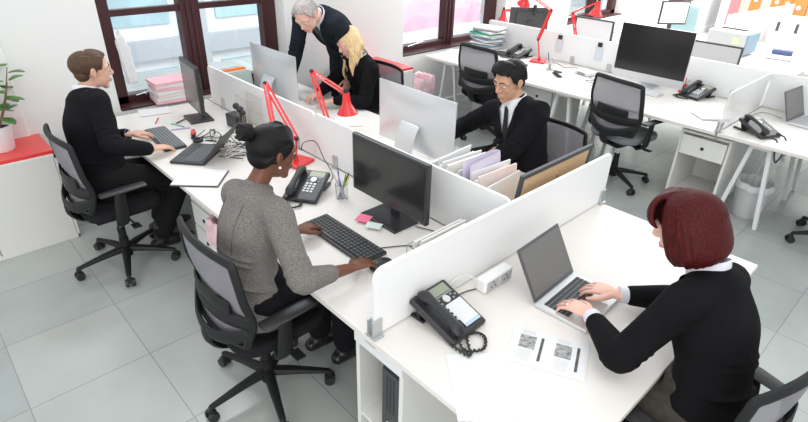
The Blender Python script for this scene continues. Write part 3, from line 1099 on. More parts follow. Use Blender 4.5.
# ================================================================ DESK PHONES
def phone(x, y, rz, label, card=True, cord=(0.1, -0.12), hang=False, s=1.05):
    e = empty('desk_phone', (x, y, DZ), rz, label, 'telephone', 'black desk telephones')
    e.scale = (s, s, s)
    tilt = Matrix.Translation((0, 0, 0.047)) @ Matrix.Rotation(R(18), 4, 'X')

    def T(m):
        return m.xf(tilt)
    T(MB().box((0, 0, 0), (0.20, 0.245, 0.028))).build('body', BLACKS, e, bevel=0.010)
    m = MB()
    m.box((0, 0.085, 0.036), (0.165, 0.012, 0.072), Matrix.Rotation(R(-20), 3, 'X'))
    m.box((-0.075, 0.10, 0.008), (0.02, 0.10, 0.012))
    m.box((0.075, 0.10, 0.008), (0.02, 0.10, 0.012))
    m.build('stand', BLACKP, e, bevel=0.003)
    MB().box((0, -0.085, 0.008), (0.16, 0.05, 0.014)).build('stand_foot', BLACKP, e, bevel=0.003)
    T(MB().box((0.035, 0.088, 0.015), (0.088, 0.042, 0.004))).build('display', LCD, e, bevel=0.001)
    T(MB().box((0.035, 0.0615, 0.015), (0.092, 0.006, 0.003))).build('display_bar', GREYP, e)
    T(MB().cyl((0.028, 0.040, 0.014), (0.028, 0.040, 0.020), 0.017, n=24)).build('navigation_button', ALU, e, smooth=True)
    for (bx, by) in ((-0.006, .05), (-0.006, .03), (0.062, .05), (0.062, .03), (0.08, 0.04)):
        T(MB().box((bx, by, 0.0155), (0.011, 0.008, 0.004))).build('soft_key', GREYP, e, bevel=0.001)
    m = MB()
    for r_ in range(4):
        for c_ in range(3):
            m.box((0.002 + c_ * 0.022, 0.008 - r_ * 0.020, 0.0155), (0.015, 0.012, 0.005))
    T(m).build('keypad', mat('phone_key', (0.72, 0.73, 0.74), 0.4), e, bevel=0.001)
    if card:
        m = MB()
        m.box((0.042, -0.040, 0.0185), (0.085, 0.115, 0.0012))
        c_ = T(m).build('key_card', PAPER, e)
        m = MB()
        for k in range(6):
            m.box((0.042, 0.008 - k * 0.015, 0.0193), (0.078, 0.001, 0.0006))
        T(m).build('ruled_lines', INKT, c_)
        T(MB().box((0.042, -0.090, 0.0193), (0.085, 0.012, 0.0006))).build('blue_stripe', mat('pale_blue', (0.45, 0.62, 0.75), 0.6), c_)
    m = MB()
    m.loft([(-0.058, 0.105, 0.035), (-0.058, 0.085, 0.043), (-0.058, 0.04, 0.050), (-0.058, -0.04, 0.050), (-0.058, -0.085, 0.043), (-0.058, -0.108, 0.035)],
           [(0.022, 0.012), (0.027, 0.017), (0.019, 0.011), (0.019, 0.011), (0.027, 0.017), (0.022, 0.012)], side=(1, 0, 0), n=12)
    m.cyl((-0.058, 0.088, 0.014), (-0.058, 0.088, 0.036), 0.022)
    m.cyl((-0.058, -0.088, 0.014), (-0.058, -0.088, 0.036), 0.022)
    hs = T(m).build('handset', BLACKP, e, smooth=True)
    # coiled cord
    pts = []
    if hang:
        path = [Vector((-0.058, -0.125, 0.02)), Vector((-0.03, -0.185, 0.01)), Vector((-0.03, -0.20, -0.08)), Vector((0.01, -0.205, -0.155)),
                Vector((0.06, -0.20, -0.07)), Vector((0.07, -0.17, 0.012)), Vector((0.06, -0.10, 0.03))]
    else:
        path = [Vector((-0.058, -0.11, 0.03)), Vector((-0.085, -0.155, 0.012)), Vector((-0.03, -0.20, 0.012)), Vector((0.025, -0.165, 0.012)),
                Vector((0.01, -0.12, 0.012)), Vector((-0.035, -0.13, 0.018)), Vector((-0.09, -0.19, 0.012)), Vector((-0.10, -0.12, 0.012)), Vector((-0.09, -0.06, 0.02))]
    N = 150
    for i in range(N + 1):
        t = i / N * (len(path) - 1)
        k = min(int(t), len(path) - 2)
        fr_ = t - k
        p0, p1, p2, p3 = path[max(k - 1, 0)], path[k], path[k + 1], path[min(k + 2, len(path) - 1)]
        q = 0.5 * ((2 * p1) + (p2 - p0) * fr_ + (2 * p0 - 5 * p1 + 4 * p2 - p3) * fr_ ** 2 + (-p0 + 3 * p1 - 3 * p2 + p3) * fr_ ** 3)
        a = i * 1.55
        pts.append(q + Vector((math.cos(a) * 0.0035, math.sin(a) * 0.0035, math.sin(a) * 0.003)))
    MB().loft(pts, [0.0048] * len(pts), n=5, sub=1).build('cord', CABLE, e, smooth=True)
    return e


phone(-2.440, 1.535, R(33), 'black desk telephone beside the pen cup and the woman in grey', card=False)
phone(-1.115, 1.325, R(92), 'black desk telephone with white key card in the foreground')
phone(-3.80, 5.43, R(-8), 'black desk telephone beside the tall red lamp in the second row', card=False)
phone(-1.75, 5.47, R(-16), 'black desk telephone right of the large computer', card=False)
phone(-1.02, 4.84, R(66), 'black desk telephone with its cord hanging over the desk edge', card=False, hang=True)


# ================================================================ RED LAMPS
def lamp(base, j1, j2, sh, shdir, label, top=0.0):
    """base point on desk, lower joint, elbow, shade top, shade direction (world points)"""
    b = Vector(base)
    e = empty('desk_lamp', b, 0, label, 'desk lamp', 'red jointed desk lamps')
    j1, j2, sh = Vector(j1) - b, Vector(j2) - b, Vector(sh) - b
    d = Vector(shdir).normalized()
    MB().box((0, 0, 0.011), (0.175, 0.175, 0.020), 0.3).build('foot', REDL, e, bevel=0.006)
    m = MB()
    m.cyl((0, 0, 0.02), (0, 0, 0.05), 0.016)
    m.cyl((0, 0, 0.04), j1, 0.008)
    m.sphere(j1, 0.014)
    m.build('post', REDL, e, smooth=True)

    def pair(a, c, w, name):
        dd = (c - a).normalized()
        s = dd.cross(Vector((0.3, 0.5, 0.2))).normalized()
        u = s.cross(dd)
        m = MB()
        for t in (-1, 1):
            m.bar(a + u * w * t, c + u * w * t, 0.014, 0.015, s)
        for f_ in (0.02, 0.98):
            p = a.lerp(c, f_)
            m.bar(p - u * w * 1.3, p + u * w * 1.3, 0.013, 0.02, dd)
        o = m.build(name, REDL, e)
        # springs along the arm
        pts = []
        for i in range(70):
            f_ = 0.08 + 0.30 * i / 69
            p = a.lerp(c, f_)
            an = i * 1.9
            pts.append(p + s * (0.012 + 0.004 * math.cos(an)) + u * 0.004 * math.sin(an))
        MB().loft(pts, [0.0012] * 70, n=4, sub=1).build('spring', CHROME, o)
        return o
    pair(j1, j2, 0.012, 'lower_arm')
    pair(j2, sh, 0.010, 'upper_arm')
    for p in (j1, j2):
        MB().sphere(p, 0.016).build('joint', BLACKP, e, smooth=True)
    # shade: bell revolved about d
    m = MB()
    prof = [(0.018, -0.005), (0.030, 0.0), (0.034, 0.05), (0.036, 0.065), (0.042, 0.090), (0.064, 0.125), (0.086, 0.155), (0.091, 0.168), (0.088, 0.168),
            (0.052, 0.12), (0.030, 0.07), (0.010, 0.06)]
    m.lathe([(a_ * .86, b_ * .92) for a_, b_ in prof], n=28)
    q = d.to_track_quat('Z', 'Y').to_matrix().to_4x4()
    m.xf(Matrix.Translation(sh) @ q)
    shd = m.build('lamp_shade', REDL, e, smooth=True)
    m = MB()
    m.lathe([(0.001, -0.035), (0.017, -0.033), (0.019, -0.005), (0.021, 0.012), (0.012, 0.012)], n=20)
    m.xf(Matrix.Translation(sh) @ q)
    m.build('lamp_holder', BLACKP, shd, smooth=True)
    m = MB().sphere((0, 0, 0.10), (0.026, 0.026, 0.036))
    m.xf(Matrix.Translation(sh) @ q)
    m.build('bulb', mat('bulb_glass', (0.9, 0.9, 0.88), 0.2), shd, smooth=True)
    return e


lamp((-2.86, 1.73, DZ), (-2.85, 1.74, 0.90), (-3.26, 1.78, 1.165), (-2.93, 1.63, 0.95), (0.35, -0.35, -0.9),
     'red desk lamp standing beside the head of the woman in grey')
lamp((-2.98, 2.10, DZ), (-2.97, 2.10, 0.83), (-3.25, 2.15, 1.19), (-3.09, 2.33, 1.035), (0.05, 0.02, -1),
     'red desk lamp with its shade lowered in front of the blonde woman')
lamp((-3.50, 5.42, DZ), (-3.55, 5.42, 0.97), (-3.44, 5.43, 1.30), (-3.86, 5.55, 1.43), (-0.4, 0.2, -0.9),
     'tall red desk lamp beside the pen jar in the second row')
lamp((-3.38, 5.93, DZ), (-3.41, 6.02, 0.90), (-3.52, 6.02, 1.21), (-3.23, 6.05, 1.37), (-0.1, 0, -1),
     'red desk lamp over the pale monitor beyond the second partition')
lamp((-4.75 + .22, 6.35, DZ), (-4.53, 6.3, 0.85), (-4.42, 6.25, 1.10), (-4.62, 6.15, 1.09), (0, 0, -1),
     'red desk lamp left of the dark monitor beyond the second partition')


# ================================================================ SMALL THINGS
def cup(x, y, label, m_=CLEARP, h=0.095, r=0.038, pens=(), group=None):
    e = empty('pen_pot', (x, y, DZ + 0.001), 0, label, 'pen pot')
    MB().lathe([(0.001, 0.0), (r * .92, 0.0), (r, h), (r - 0.003, h), (r * .85, 0.006), (0.001, 0.006)]).build('pot', m_, e, smooth=True)
    for k, pm in enumerate(pens):
        a = k * 2.4 + 0.5
        b0 = (math.cos(a + 2.6) * r * .5, math.sin(a + 2.6) * r * .5, 0.008)
        b1 = (math.cos(a) * (r + .008), math.sin(a) * (r + .008), h + 0.045 + 0.012 * (k % 3))
        p = MB().cyl(b0, b1, 0.0045, n=8).cyl(b1, Vector(b1) + (Vector(b1) - Vector(b0)).normalized() * 0.012, 0.0045, 0.001, n=8)
        o = p.build('pen', pm, smooth=True)
        o.location = (x, y, DZ + 0.001)
        nm = {BLUE: 'blue', YELLOW: 'yellow', GREEN: 'green', REDP: 'red', BLACKP: 'black', LILAC: 'lilac', PAPERW: 'wooden', ALU: 'silver'}[pm]
        tag(o, '%s pen in the %s' % (nm, label), 'pen', 'pens in the ' + label)
    return e


cup(-2.262, 1.655, 'clear pen pot between the telephone and the black monitor', pens=(YELLOW, BLUE, LILAC, BLACKP, ALU, GREEN))
cup(-3.21, 5.20, 'clear pen pot by the tall red lamp', pens=(PAPERW, BLACKP, ALU), h=0.11, r=0.045)
cup(-1.905, 5.52, 'red pen pot next to the telephone in the second row', m_=REDP, h=0.075, r=0.036, pens=(GREEN, BLACKP, REDP, PAPERW))


def sheet(x, y, rz, w, d, label, z=DZ + 0.001, m_=PAPER, name='paper_sheet', cat='paper', t=0.0012, group=None):
    e = MB().box((0, 0, t / 2), (w, d, t)).build(name, m_)
    e.location = (x, y, z)
    e.rotation_euler = (0, 0, rz)
    tag(e, label, cat, group)
    return e


sheet(-0.79, 1.175, R(51), 0.24, 0.31, 'blank sheet of white paper at the front edge of the end desk')
# printed spread
e = empty('printed_sheet', (-0.733, 1.485, DZ + 0.001), R(-65), 'printed sheet with two grey photographs on the end desk', 'paper')
MB().box((0, 0, 0.0007), (0.21, 0.297, 0.0012)).build('sheet', PAPER, e)
for k, yy in enumerate((-0.072, 0.066)):
    MB().box((-0.025, yy - 0.01, 0.0018), (0.075, 0.062, 0.0006)).build('grey_photo', INKG, e)
    MB().box((0.0, yy + 0.045, 0.0018), (0.135, 0.011, 0.0006)).build('dark_bar', INK, e)
    m = MB()
    for j in range(9):
        m.box((0.025 + j * 0.007, yy - 0.012, 0.0017), (0.0022, 0.058 - 0.006 * (j % 3), 0.0005))
    m.build('text_block', INKT, e)
    m = MB()
    for j in range(4):
        m.box((-0.072 - j * 0.006 + 0.0, yy - 0.012, 0.0017), (0.002, 0.05, 0.0005))
    m.build('text_block', INKT, e)
e = empty('notebook', (-3.03, 1.145, DZ + 0.001), R(47), 'white writing pad on dark cover at the desk edge behind the woman', 'notebook')
pad = Matrix.Identity(4)
m = MB().prism([(-0.145, -0.115), (0.145, -0.115), (0.145, 0.115), (-0.145, 0.115)], 0, 0.006)
m.build('cover', BLACKS, e)
m = MB().prism([(-0.140, -0.111), (0.140, -0.111), (0.140, 0.111), (-0.140, 0.111)], 0.007, 0.013)
m.build('page_block', PAPER, e)
sheet(-1.975, 1.585, R(24), 0.076, 0.076, 'pink sticky note on the foot of the black monitor', z=DZ + 0.016, m_=PINKN, name='sticky_note', cat='sticky note')
sheet(-1.88, 1.575, R(30), 0.085, 0.06, 'pale green slip beside the pink sticky note', z=DZ + 0.0165, m_=GREENN, name='paper_slip', cat='sticky note')

# power socket block
e = empty('power_socket', (-1.148, 1.672, DZ + 0.001), R(90), 'white twin power socket box against the divider foot', 'power socket')
MB().box((0, 0, 0.034), (0.195, 0.055, 0.066)).build('housing', SCREENW, e, bevel=0.008)
for k in (-1, 1):
    p = MB().box((k * 0.045, -0.029, 0.034), (0.082, 0.004, 0.05)).build('socket_plate', GREYP if False else mat('socket_grey', (0.45, 0.46, 0.47), 0.5), e, bevel=0.001)
    m = MB()
    for (a, b_) in ((0, .014), (-.013, -.006), (.013, -.006)):
        m.box((k * 0.045 + a, -0.0315, 0.034 + b_), (0.006, 0.002, 0.008))
    m.build('pin_holes', BLACKP, p)


def cable(pts, label, m_=CABLE, r=0.0028, name='cable'):
    o = MB().loft(pts, [r] * len(pts), n=6, sub=6).build(name, m_, smooth=True)
    tag(o, label, 'cable')
    return o


z = DZ + 0.006
cable([(-1.71, 1.46, z), (-1.62, 1.60, z), (-1.53, 1.60, z), (-1.50, 1.50, z), (-1.45, 1.58, z), (-1.38, 1.76, z)],
      'black keyboard cable looping towards the divider')
cable([(-1.74, 1.75, z), (-1.60, 1.80, z), (-1.52, 1.74, z), (-1.44, 1.80, z)], 'black cable behind the middle monitor')
cable([(-1.175, 1.30, z + .01), (-1.20, 1.42, z), (-1.19, 1.52, z), (-1.17, 1.58, z)], 'dark cable from the foreground phone to the socket')
cable([(-1.16, 1.60, z + 0.02), (-1.21, 1.56, z + 0.06), (-1.215, 1.48, z + 0.075), (-1.22, 1.38, z + 0.03), (-1.222, 1.32, z)],
      'white cable looping from the socket box', CABLEW)
cable([(-2.45, 1.70, z + .01), (-2.55, 1.80, z), (-2.70, 1.84, z + 0.05), (-2.80, 1.85, z + 0.13), (-2.86, 1.80, z + 0.12), (-2.84, 1.76, z + 0.08)],
      'black cable hanging by the red lamp next to the divider')
random.seed(3)
for k in range(9):
    x0, y0 = -3.75 + 0.06 * k, 1.45 + random.uniform(-.02, .25)
    pts = [(x0 + random.uniform(-.09, .09) + j * .045, min(1.84, y0 + random.uniform(-.09, .09)), z + random.choice((0, 0.006, 0.012, 0.02))) for j in range(10)]
    pts = [(a_[0] - .02 * j_ + .05 * math.sin(j_ * 2.2 + k), min(1.85, a_[1] + .04 * math.cos(j_ * 2.2 + k)), a_[2]) for j_, a_ in enumerate(pts)]
    cable(pts, ('black', 'white', 'thin black')[k % 3] + ' cable in the tangle behind the black laptop, ' +
          ('next to the monitor foot', 'over the desk', 'towards the divider', 'near the wire tray', 'beside the hub', 'under the webcam', 'coiled low', 'on top', 'nearest the lamp')[k],
          CABLEW if k % 3 == 1 else CABLE, 0.0032)

# device box and black headset/webcam on stalk
e = empty('docking_box', (-3.73, 1.76, DZ + 0.001), R(8), 'black docking box standing behind the left monitor', 'electronic box')
MB().box((0, 0, 0.05), (0.14, 0.09, 0.10)).build('housing', BLACKS, e, bevel=0.008)
MB().box((0.071, 0, 0.06), (0.004, 0.06, 0.05)).build('port_panel', DARKG, e)
e = empty('webcam_stalk', (-3.50, 1.66, DZ + 0.001), 0, 'black webcam on a bent stalk behind the head of the woman in grey', 'webcam')
MB().cyl((0, 0, 0), (0, 0, 0.012), 0.035).build('foot', BLACKP, e, smooth=True)
MB().loft([(0, 0, 0.01), (0.03, 0.0, 0.08), (0.05, 0.0, 0.15), (0.02, 0.02, 0.20)], [0.008] * 4, n=8).build('stalk', BLACKP, e, smooth=True)
m = MB().sphere((0.02, 0.02, 0.215), 0.026).sphere((-0.035, 0.02, 0.225), 0.024).cyl((-0.04, 0.02, 0.225), (0.03, 0.02, 0.22), 0.014)
m.sphere((0.06, 0.02, 0.20), 0.020)
m.build('camera_head', BLACKP, e, smooth=True)


def wire_tray(x, y, rz, w, d, h, label, mats_=WIRE, n=8):
    e = empty('wire_rack', (x, y, DZ + 0.002), rz, label, 'wire rack')
    m = MB()
    for z_ in (0.004, h * .5, h):
        c = [(-w / 2, -d / 2, z_), (w / 2, -d / 2, z_), (w / 2, d / 2, z_), (-w / 2, d / 2, z_)]
        for i in range(4):
            m.cyl(c[i], c[(i + 1) % 4], 0.0022, n=6)
    for i in range(n + 1):
        t = -w / 2 + w * i / n
        m.cyl((t, -d / 2, 0.004), (t, -d / 2, h), 0.0016, n=5)
        m.cyl((t, d / 2, 0.004), (t, d / 2, h), 0.0016, n=5)
        m.cyl((t, -d / 2, 0.004), (t, d / 2, 0.004), 0.0016, n=5)
    m.build('wire_frame', mats_, e)
    return e


wire_tray(-3.56, 1.79, 0, 0.22, 0.09, 0.27, 'upright wire rack against the divider, behind the tangle of cables', mat('brass_wire', (0.55, 0.50, 0.42), 0.4, metal=0.4))
wire_tray(-1.42, 1.665, R(90), 0.36, 0.22, 0.10, 'low wire letter tray in the corner of the two dividers')
random.seed(11)
for k in range(7):
    o = MB().box((0, 0, 0.0), (0.011, 0.33 - .02 * (k % 3), 0.12 + 0.012 * (k % 2))).build('document', [PAPER, PAPERW, PAPER][k % 3], bevel=0.002)
    o.location = (-1.50 + 0.024 * k, 1.66 + 0.01 * (k % 2), DZ + 0.076)
    o.rotation_euler = (0, R(8), R(random.uniform(-2, 2)))
    tag(o, 'upright white document in the letter tray, ' + ('nearest the monitor', 'second counted from the monitor', 'third counted from the monitor', 'middle one', 'third counted from the end desk',
        'second counted from the end desk', 'nearest the end desk')[k], 'paper', 'documents in the letter tray')

# scissors / stapler for the man
e = empty('red_stapler', (-3.74, 1.42, DZ + 0.001), R(-25), 'red and black stapler between the keyboard and the left monitor', 'stapler')
MB().box((0, 0, 0.006), (0.13, 0.032, 0.012)).build('foot', BLACKP, e, bevel=0.003)
MB().box((0.005, 0, 0.034), (0.125, 0.028, 0.020), Matrix.Rotation(R(-8), 3, 'Y')).build('arm', REDP, e, bevel=0.006)
e = empty('tape_roll', (-3.62, 1.40, DZ + 0.001), R(20), 'black tape roll beside the red stapler', 'tape')
MB().lathe([(0.018, 0), (0.036, 0), (0.036, 0.02), (0.018, 0.02), (0.018, 0)], n=24).build('roll', BLACKP, e, smooth=True)
for k, (x, y, a, mm, nm) in enumerate(((-4.02, 1.42, 20, TEAL, 'teal'), (-4.22, 1.34, -30, REDP, 'red'), (-3.93, 1.40, 70, LILAC, 'lilac'), (-4.10, 1.49, -60, BLACKP, 'black'))):
    o = MB().cyl((-0.065, 0, 0.005), (0.065, 0, 0.005), 0.0045, n=8).cyl((0.065, 0, .005), (0.076, 0, .005), 0.0045, 0.001, n=8).build('pen', mm, smooth=True)
    o.location = (x, y, DZ + 0.001)
    o.rotation_euler = (0, 0, R(a))
    tag(o, nm + ' pen lying in front of the left monitor', 'pen')
sheet(-4.13, 1.40, R(35), 0.09, 0.06, 'small teal-edged card on the desk by the left monitor', m_=GREENN, name='card', cat='card')

# papers and folders on the window sill
sheet(-4.45, 1.41, R(-12), 0.19, 0.24, 'printed sheet lying at the window end of the left desk', z=DZ + 0.003)
for k in range(7):
    mm = (PINKF, PAPER, PINKPALE, PAPER, PINKF, PAPER, PINKF)[k]
    o = MB().box((0, 0, 0), (0.22, 0.33, 0.024)).build('folder', mm, bevel=0.003)
    o.location = (-4.62, 1.64 + .006 * (k % 3), SILL + 0.026 + k * 0.0255)
    o.rotation_euler = (0, 0, R(-6 + 3 * (k % 4)))
    tag(o, ('pink', 'white', 'pale pink', 'white', 'bright pink', 'white', 'topmost pink')[k] + ' folder in the pile on the near window sill, ' +
        ('lowest', 'second from below', 'third from below', 'in the middle', 'third from the top', 'just under the top', 'on top of the pile')[k], 'folder', 'folders on the window sill')

# upright files with orange folder between the left computers
for k in range(8):
    mm = (GREYP, PAPER, TEAL, ORANGE, ORANGE, PAPER, BLUEG, GREYP)[k]
    mm = mat('file_grey_green', (0.42, 0.50, 0.48), 0.6) if mm in (GREYP, TEAL, BLUEG) else mm
    o = MB().box((0, 0, 0), (0.012, 0.24, 0.25 if mm is not ORANGE else 0.27)).build('file', mm, bevel=0.002)
    o.location = (-4.40 + 0.028 * k, 2.06, DZ + 0.14)
    o.rotation_euler = (0, R(-10), 0)
    tag(o, ('grey', 'white', 'grey-green', 'orange', 'second orange', 'white', 'grey-green', 'grey')[k] + ' upright file behind the left divider, ' +
        ('nearest the window', 'second from the window', 'third from the window', 'left one', 'beside the other orange one', 'right of the orange ones', 'next to last', 'nearest the silver computer')[k],
        'file', 'upright files behind the left divider')
e = empty('file_holder', (-4.30, 2.06, DZ + 0.001), 0, 'grey box holding the upright files behind the left divider', 'file holder')
m = MB()
m.box((0, 0, 0.005), (0.27, 0.26, 0.008)).box((0, -0.128, 0.07), (0.27, 0.006, 0.13)).box((0, 0.128, 0.07), (0.27, 0.006, 0.13))
m.build('tray', GREYP, e)

# papers on the blonde woman desk
for k, (x, y, a) in enumerate(((-3.42, 2.60, 15), (-3.30, 2.50, 60), (-4.30, 2.60, -20), (-4.25, 2.42, 10))):
    sheet(x, y, R(a), 0.21, 0.297, 'sheet of paper on the blonde woman desk, ' + ('right of her hands', 'under the red lamp shade', 'by the older man hand', 'near the silver computer')[k],
          z=DZ + 0.001 + 0.0018 * (k % 2))

# bundle of upright files in front of the dark-haired man, and framed cork board
random.seed(5)
bund = [k for k in range(19) if k not in (11, 12, 13)]
for k in bund:
    t = k / 18
    x = -1.95 + 0.47 * t
    mm = PAPER
    nm = 'white'
    if k in (6, 7, 8):
        mm, nm = PAPERW, 'cream'
    if k in (15, 16, 17):
        mm, nm = PINKPALE, 'pale pink'
    h = 0.25 + 0.02 * ((k * 7) % 3)
    o = MB().box((0, 0, h / 2), (0.010 if k % 4 else 0.018, 0.30, h)).build('document', mm, bevel=0.002)
    o.location = (x, 2.13 + 0.012 * ((k * 5) % 4), DZ + 0.006)
    o.rotation_euler = (0, R(10 - 16 * t + random.uniform(-2, 2)), R(random.uniform(-6, 6)))
    tag(o, nm + ' upright document facing the suited man, ' + ('last', 'second', 'third', 'fourth', 'fifth', 'sixth', 'seventh', 'eighth', 'ninth',
        'tenth', 'eleventh', 'twelfth', 'thirteenth', 'fourteenth', 'fifteenth', 'sixteenth', 'seventeenth', 'eighteenth', 'nineteenth')[len(bund) - 1 - bund.index(k)].replace('last', 'first') +
        ' from the cork board', 'document', 'upright documents in front of the dark-haired man')
m = MB()
m.loft([(0, -0.14, 0), (0, 0.02, 0.004), (0, 0.12, 0.0), (0.02, 0.14, 0), (0.045, 0.12, 0), (0.05, 0, 0.004), (0.05, -0.14, 0)], [(0.115, 0.004)] * 7, side=(0, 0, 1), n=8)
o = m.build('bent_folder', mat('pale_lilac', (0.66, 0.62, 0.74), 0.7), smooth=True)
o.location = (-1.655, 2.14, DZ + 0.22)
o.rotation_euler = (0, R(-4), R(3))
tag(o, 'bent lilac and white folder on the bundle in front of the dark-haired man', 'folder')
e = empty('cork_board', (-1.365, 2.37, DZ + 0.004), R(90), 'cork board in a dark frame leaning behind the divider', 'board')
tl = Matrix.Rotation(R(7), 4, 'X')
m = MB()
w_, h_ = 0.66, 0.365
for (c, s) in (((0, 0, 0.012), (w_, 0.018, 0.024)), ((0, 0, h_ - 0.012), (w_, 0.018, 0.024)), ((-w_ / 2 + .012, 0, h_ / 2), (0.024, 0.018, h_ - .05)),
               ((w_ / 2 - .012, 0, h_ / 2), (0.024, 0.018, h_ - .05))):
    m.box(c, s)
m.xf(tl)
m.build('frame', DARKG, e, bevel=0.002)
MB().box((0, 0, h_ / 2), (w_ - .046, 0.010, h_ - .046)).xf(tl).build('cork', CORK, e)
MB().cyl((0.02, -0.005, h_ * .72), (0.02, -0.012, h_ * .72), 0.012, n=16).xf(tl).build('stud', mat('cork_dark', (0.45, 0.30, 0.18), 0.8), e)

# second row: stack of files near the window
random.seed(2)
for k in range(14):
    mm = PAPER
    nm = 'white'
    if k in (10,):
        mm, nm = GREENF, 'green'
    elif k in (3, 7):
        mm, nm = BLUEG, 'blue-grey'
    elif k in (5, 12):
        mm, nm = GREYP, 'grey'
    o = MB().box((0, 0, 0), (0.34, 0.25, 0.018)).build('file', mm, bevel=0.004)
    o.location = (-4.28 + random.uniform(-.02, .02), 5.42 + random.uniform(-.02, .02), DZ + 0.012 + k * 0.0195)
    o.rotation_euler = (0, 0, R(random.uniform(-20, 20)))
    tag(o, nm + ' file in the stack on the second desk by the window, ' +
        ('lowest', 'second from below', 'third from below', 'fourth from below', 'fifth from below', 'sixth from below', 'seventh from below', 'seventh from the top', 'sixth from the top',
         'fifth from the top', 'fourth from the top', 'third from the top', 'second from the top', 'on top')[k], 'file', 'files stacked by the far window')
sheet(-4.42, 4.98, R(14), 0.22, 0.30, 'loose sheet at the window end of the second desk')
o = sheet(-4.08, 5.02, R(-30), 0.21, 0.29, 'thin pale green-edged sheet on the second desk in front of the files', z=DZ + 0.003)
o = MB().box((0, 0, 0.01), (0.24, 0.17, 0.018)).build('tablet', BLACKS, bevel=0.004)
o.location = (-3.98, 5.38, DZ + 0.001)
o.rotation_euler = (0, 0, 0.3)
tag(o, 'flat black tablet between the files and the telephone', 'tablet')
o = MB().box((0, 0, 0.006), (0.20, 0.26, 0.010)).build('notebook', ALU, bevel=0.003)
o.location = (-1.42, 4.95, DZ + 0.008)
o.rotation_euler = (0, 0, R(-40))
tag(o, 'grey notebook lying on papers beside the translucent divider', 'notebook')
sheet(-1.50, 4.88, R(-25), 0.30, 0.34, 'white papers under the grey notebook', m_=PAPER, t=0.004)
o = MB().box((0, 0, 0.05), (0.03, 0.12, 0.10)).build('wooden_block', mat('plywood', (0.55, 0.38, 0.24), 0.7), bevel=0.003)
o.location = (-1.38, 5.33, DZ + 0.001)
o.rotation_euler = (0, 0, 0.4)
tag(o, 'small wooden block beside the translucent divider', 'block')
# stapler + charger in second row
e = empty('black_stapler', (-3.02, 5.06, DZ + 0.001), R(-35), 'black stapler lying near the clear pen pot in the second row', 'stapler')
MB().box((0, 0, 0.008), (0.17, 0.045, 0.015)).build('foot', BLACKP, e, bevel=0.004)
MB().box((0, 0, 0.040), (0.16, 0.035, 0.022), Matrix.Rotation(R(-9), 3, 'Y')).build('arm', DARKG, e, bevel=0.008)
e = empty('white_router', (-2.86, 5.34, DZ + 0.001), R(-12), 'small white box with cables between the stapler and the large computer', 'router')
MB().box((0, 0, 0.022), (0.20, 0.12, 0.04)).build('housing', PAPER, e, bevel=0.01)
MB().box((0, -0.062, 0.02), (0.10, 0.004, 0.02)).build('port_strip', GREYP, e)
cable([(-2.90, 5.42, z), (-3.05, 5.50, z), (-3.15, 5.42, z), (-3.3, 5.5, z), (-3.45, 5.55, z)], 'dark cable from the white router to the red lamp')
cable([(-2.75, 5.25, z), (-2.66, 5.20, z), (-2.72, 5.12, z), (-2.60, 5.08, z)], 'short dark cable beside the white router')
cable([(-1.10, 5.22, z), (-1.18, 5.10, z), (-1.10, 4.98, z)], 'white cable between the corded phone and laptop', CABLEW)
cable([(-1.0, 5.40, z), (-1.15, 5.45, z), (-1.2, 5.3, z), (-1.15, 5.18, z)], 'grey cable behind the right-hand laptop', WIRE)
for (x, lb) in ((-3.40, 'white card clipped to the divider behind the clear pen pot'), (-2.90, 'white card clipped to the divider left of the large computer')):
    e = empty('clipped_card', (x, 5.635, 0.90), 0, lb, 'card')
    MB().box((0, 0, 0), (0.09, 0.003, 0.15)).build('card', mat('card_pale', (0.66, 0.69, 0.74), 0.7), e)
    MB().box((0, 0.008, 0.095), (0.05, 0.035, 0.045)).build('clip', BLACKP, e, bevel=0.004)
e = empty('webcam', (-4.22, 6.29, 1.15), 0, 'black webcam clipped on top of the dark far monitor', 'webcam')
MB().loft([(0, -0.01, -0.07), (0, -0.02, -0.02), (0, -0.015, 0.03)], [(0.022, 0.015), (0.022, 0.015), (0.025, 0.02)], side=(1, 0, 0)).build('housing', BLACKP, e, smooth=True)
MB().cyl((0, -0.035, 0.03), (0, -0.045, 0.03), 0.012).build('lens', SCREEN, e, smooth=True)
# laptop stand foot (black folder under right laptop)
# printer in third row
e = empty('printer', (-2.28, 7.82, DZ), R(-3), 'grey office printer with a dark blue side on the far desk', 'printer')
MB().box((0, 0, 0.15), (0.46, 0.42, 0.28)).build('housing', mat('printer_grey', (0.55, 0.56, 0.56), 0.6), e, bevel=0.02)
MB().box((0.235, 0, 0.15), (0.016, 0.38, 0.24)).build('side_panel', BLUEG, e, bevel=0.005)
MB().box((0, -0.02, 0.298), (0.30, 0.06, 0.01)).build('paper_slot', DARKG, e)
MB().box((0.12, -0.212, 0.19), (0.07, 0.004, 0.07)).build('yellow_sticker', mat('pale_yellow', (0.75, 0.78, 0.45), 0.6), e)
for k, (x, y, mm, lb) in enumerate(((-1.75, 8.0, PAPER, 'white tray of papers right of the printer'), (-1.60, 8.1, mat('navy', (0.08, 0.11, 0.24), 0.5), 'navy folder right of the printer'),
                                    (-1.20, 8.2, PAPER, 'white papers in the far row'))):
    o = MB().box((0, 0, 0.03), (0.30 if k != 1 else 0.22, 0.24 if k != 1 else 0.12, 0.05)).build('tray' if k != 1 else 'folder', mm, bevel=0.006)
    o.location = (x, y, DZ + 0.001 + (0.052 if k == 1 else 0))
    o.rotation_euler = (0, 0, 0.2)
    if k == 1:
        o.location = (-1.73, 7.98, DZ + 0.057)
    tag(o, lb, 'paper tray' if k != 1 else 'folder')
e = empty('pedestal_chair', (-3.6, 9.6, 0), 0, 'pale teal chair shape far behind the large computer', 'chair')
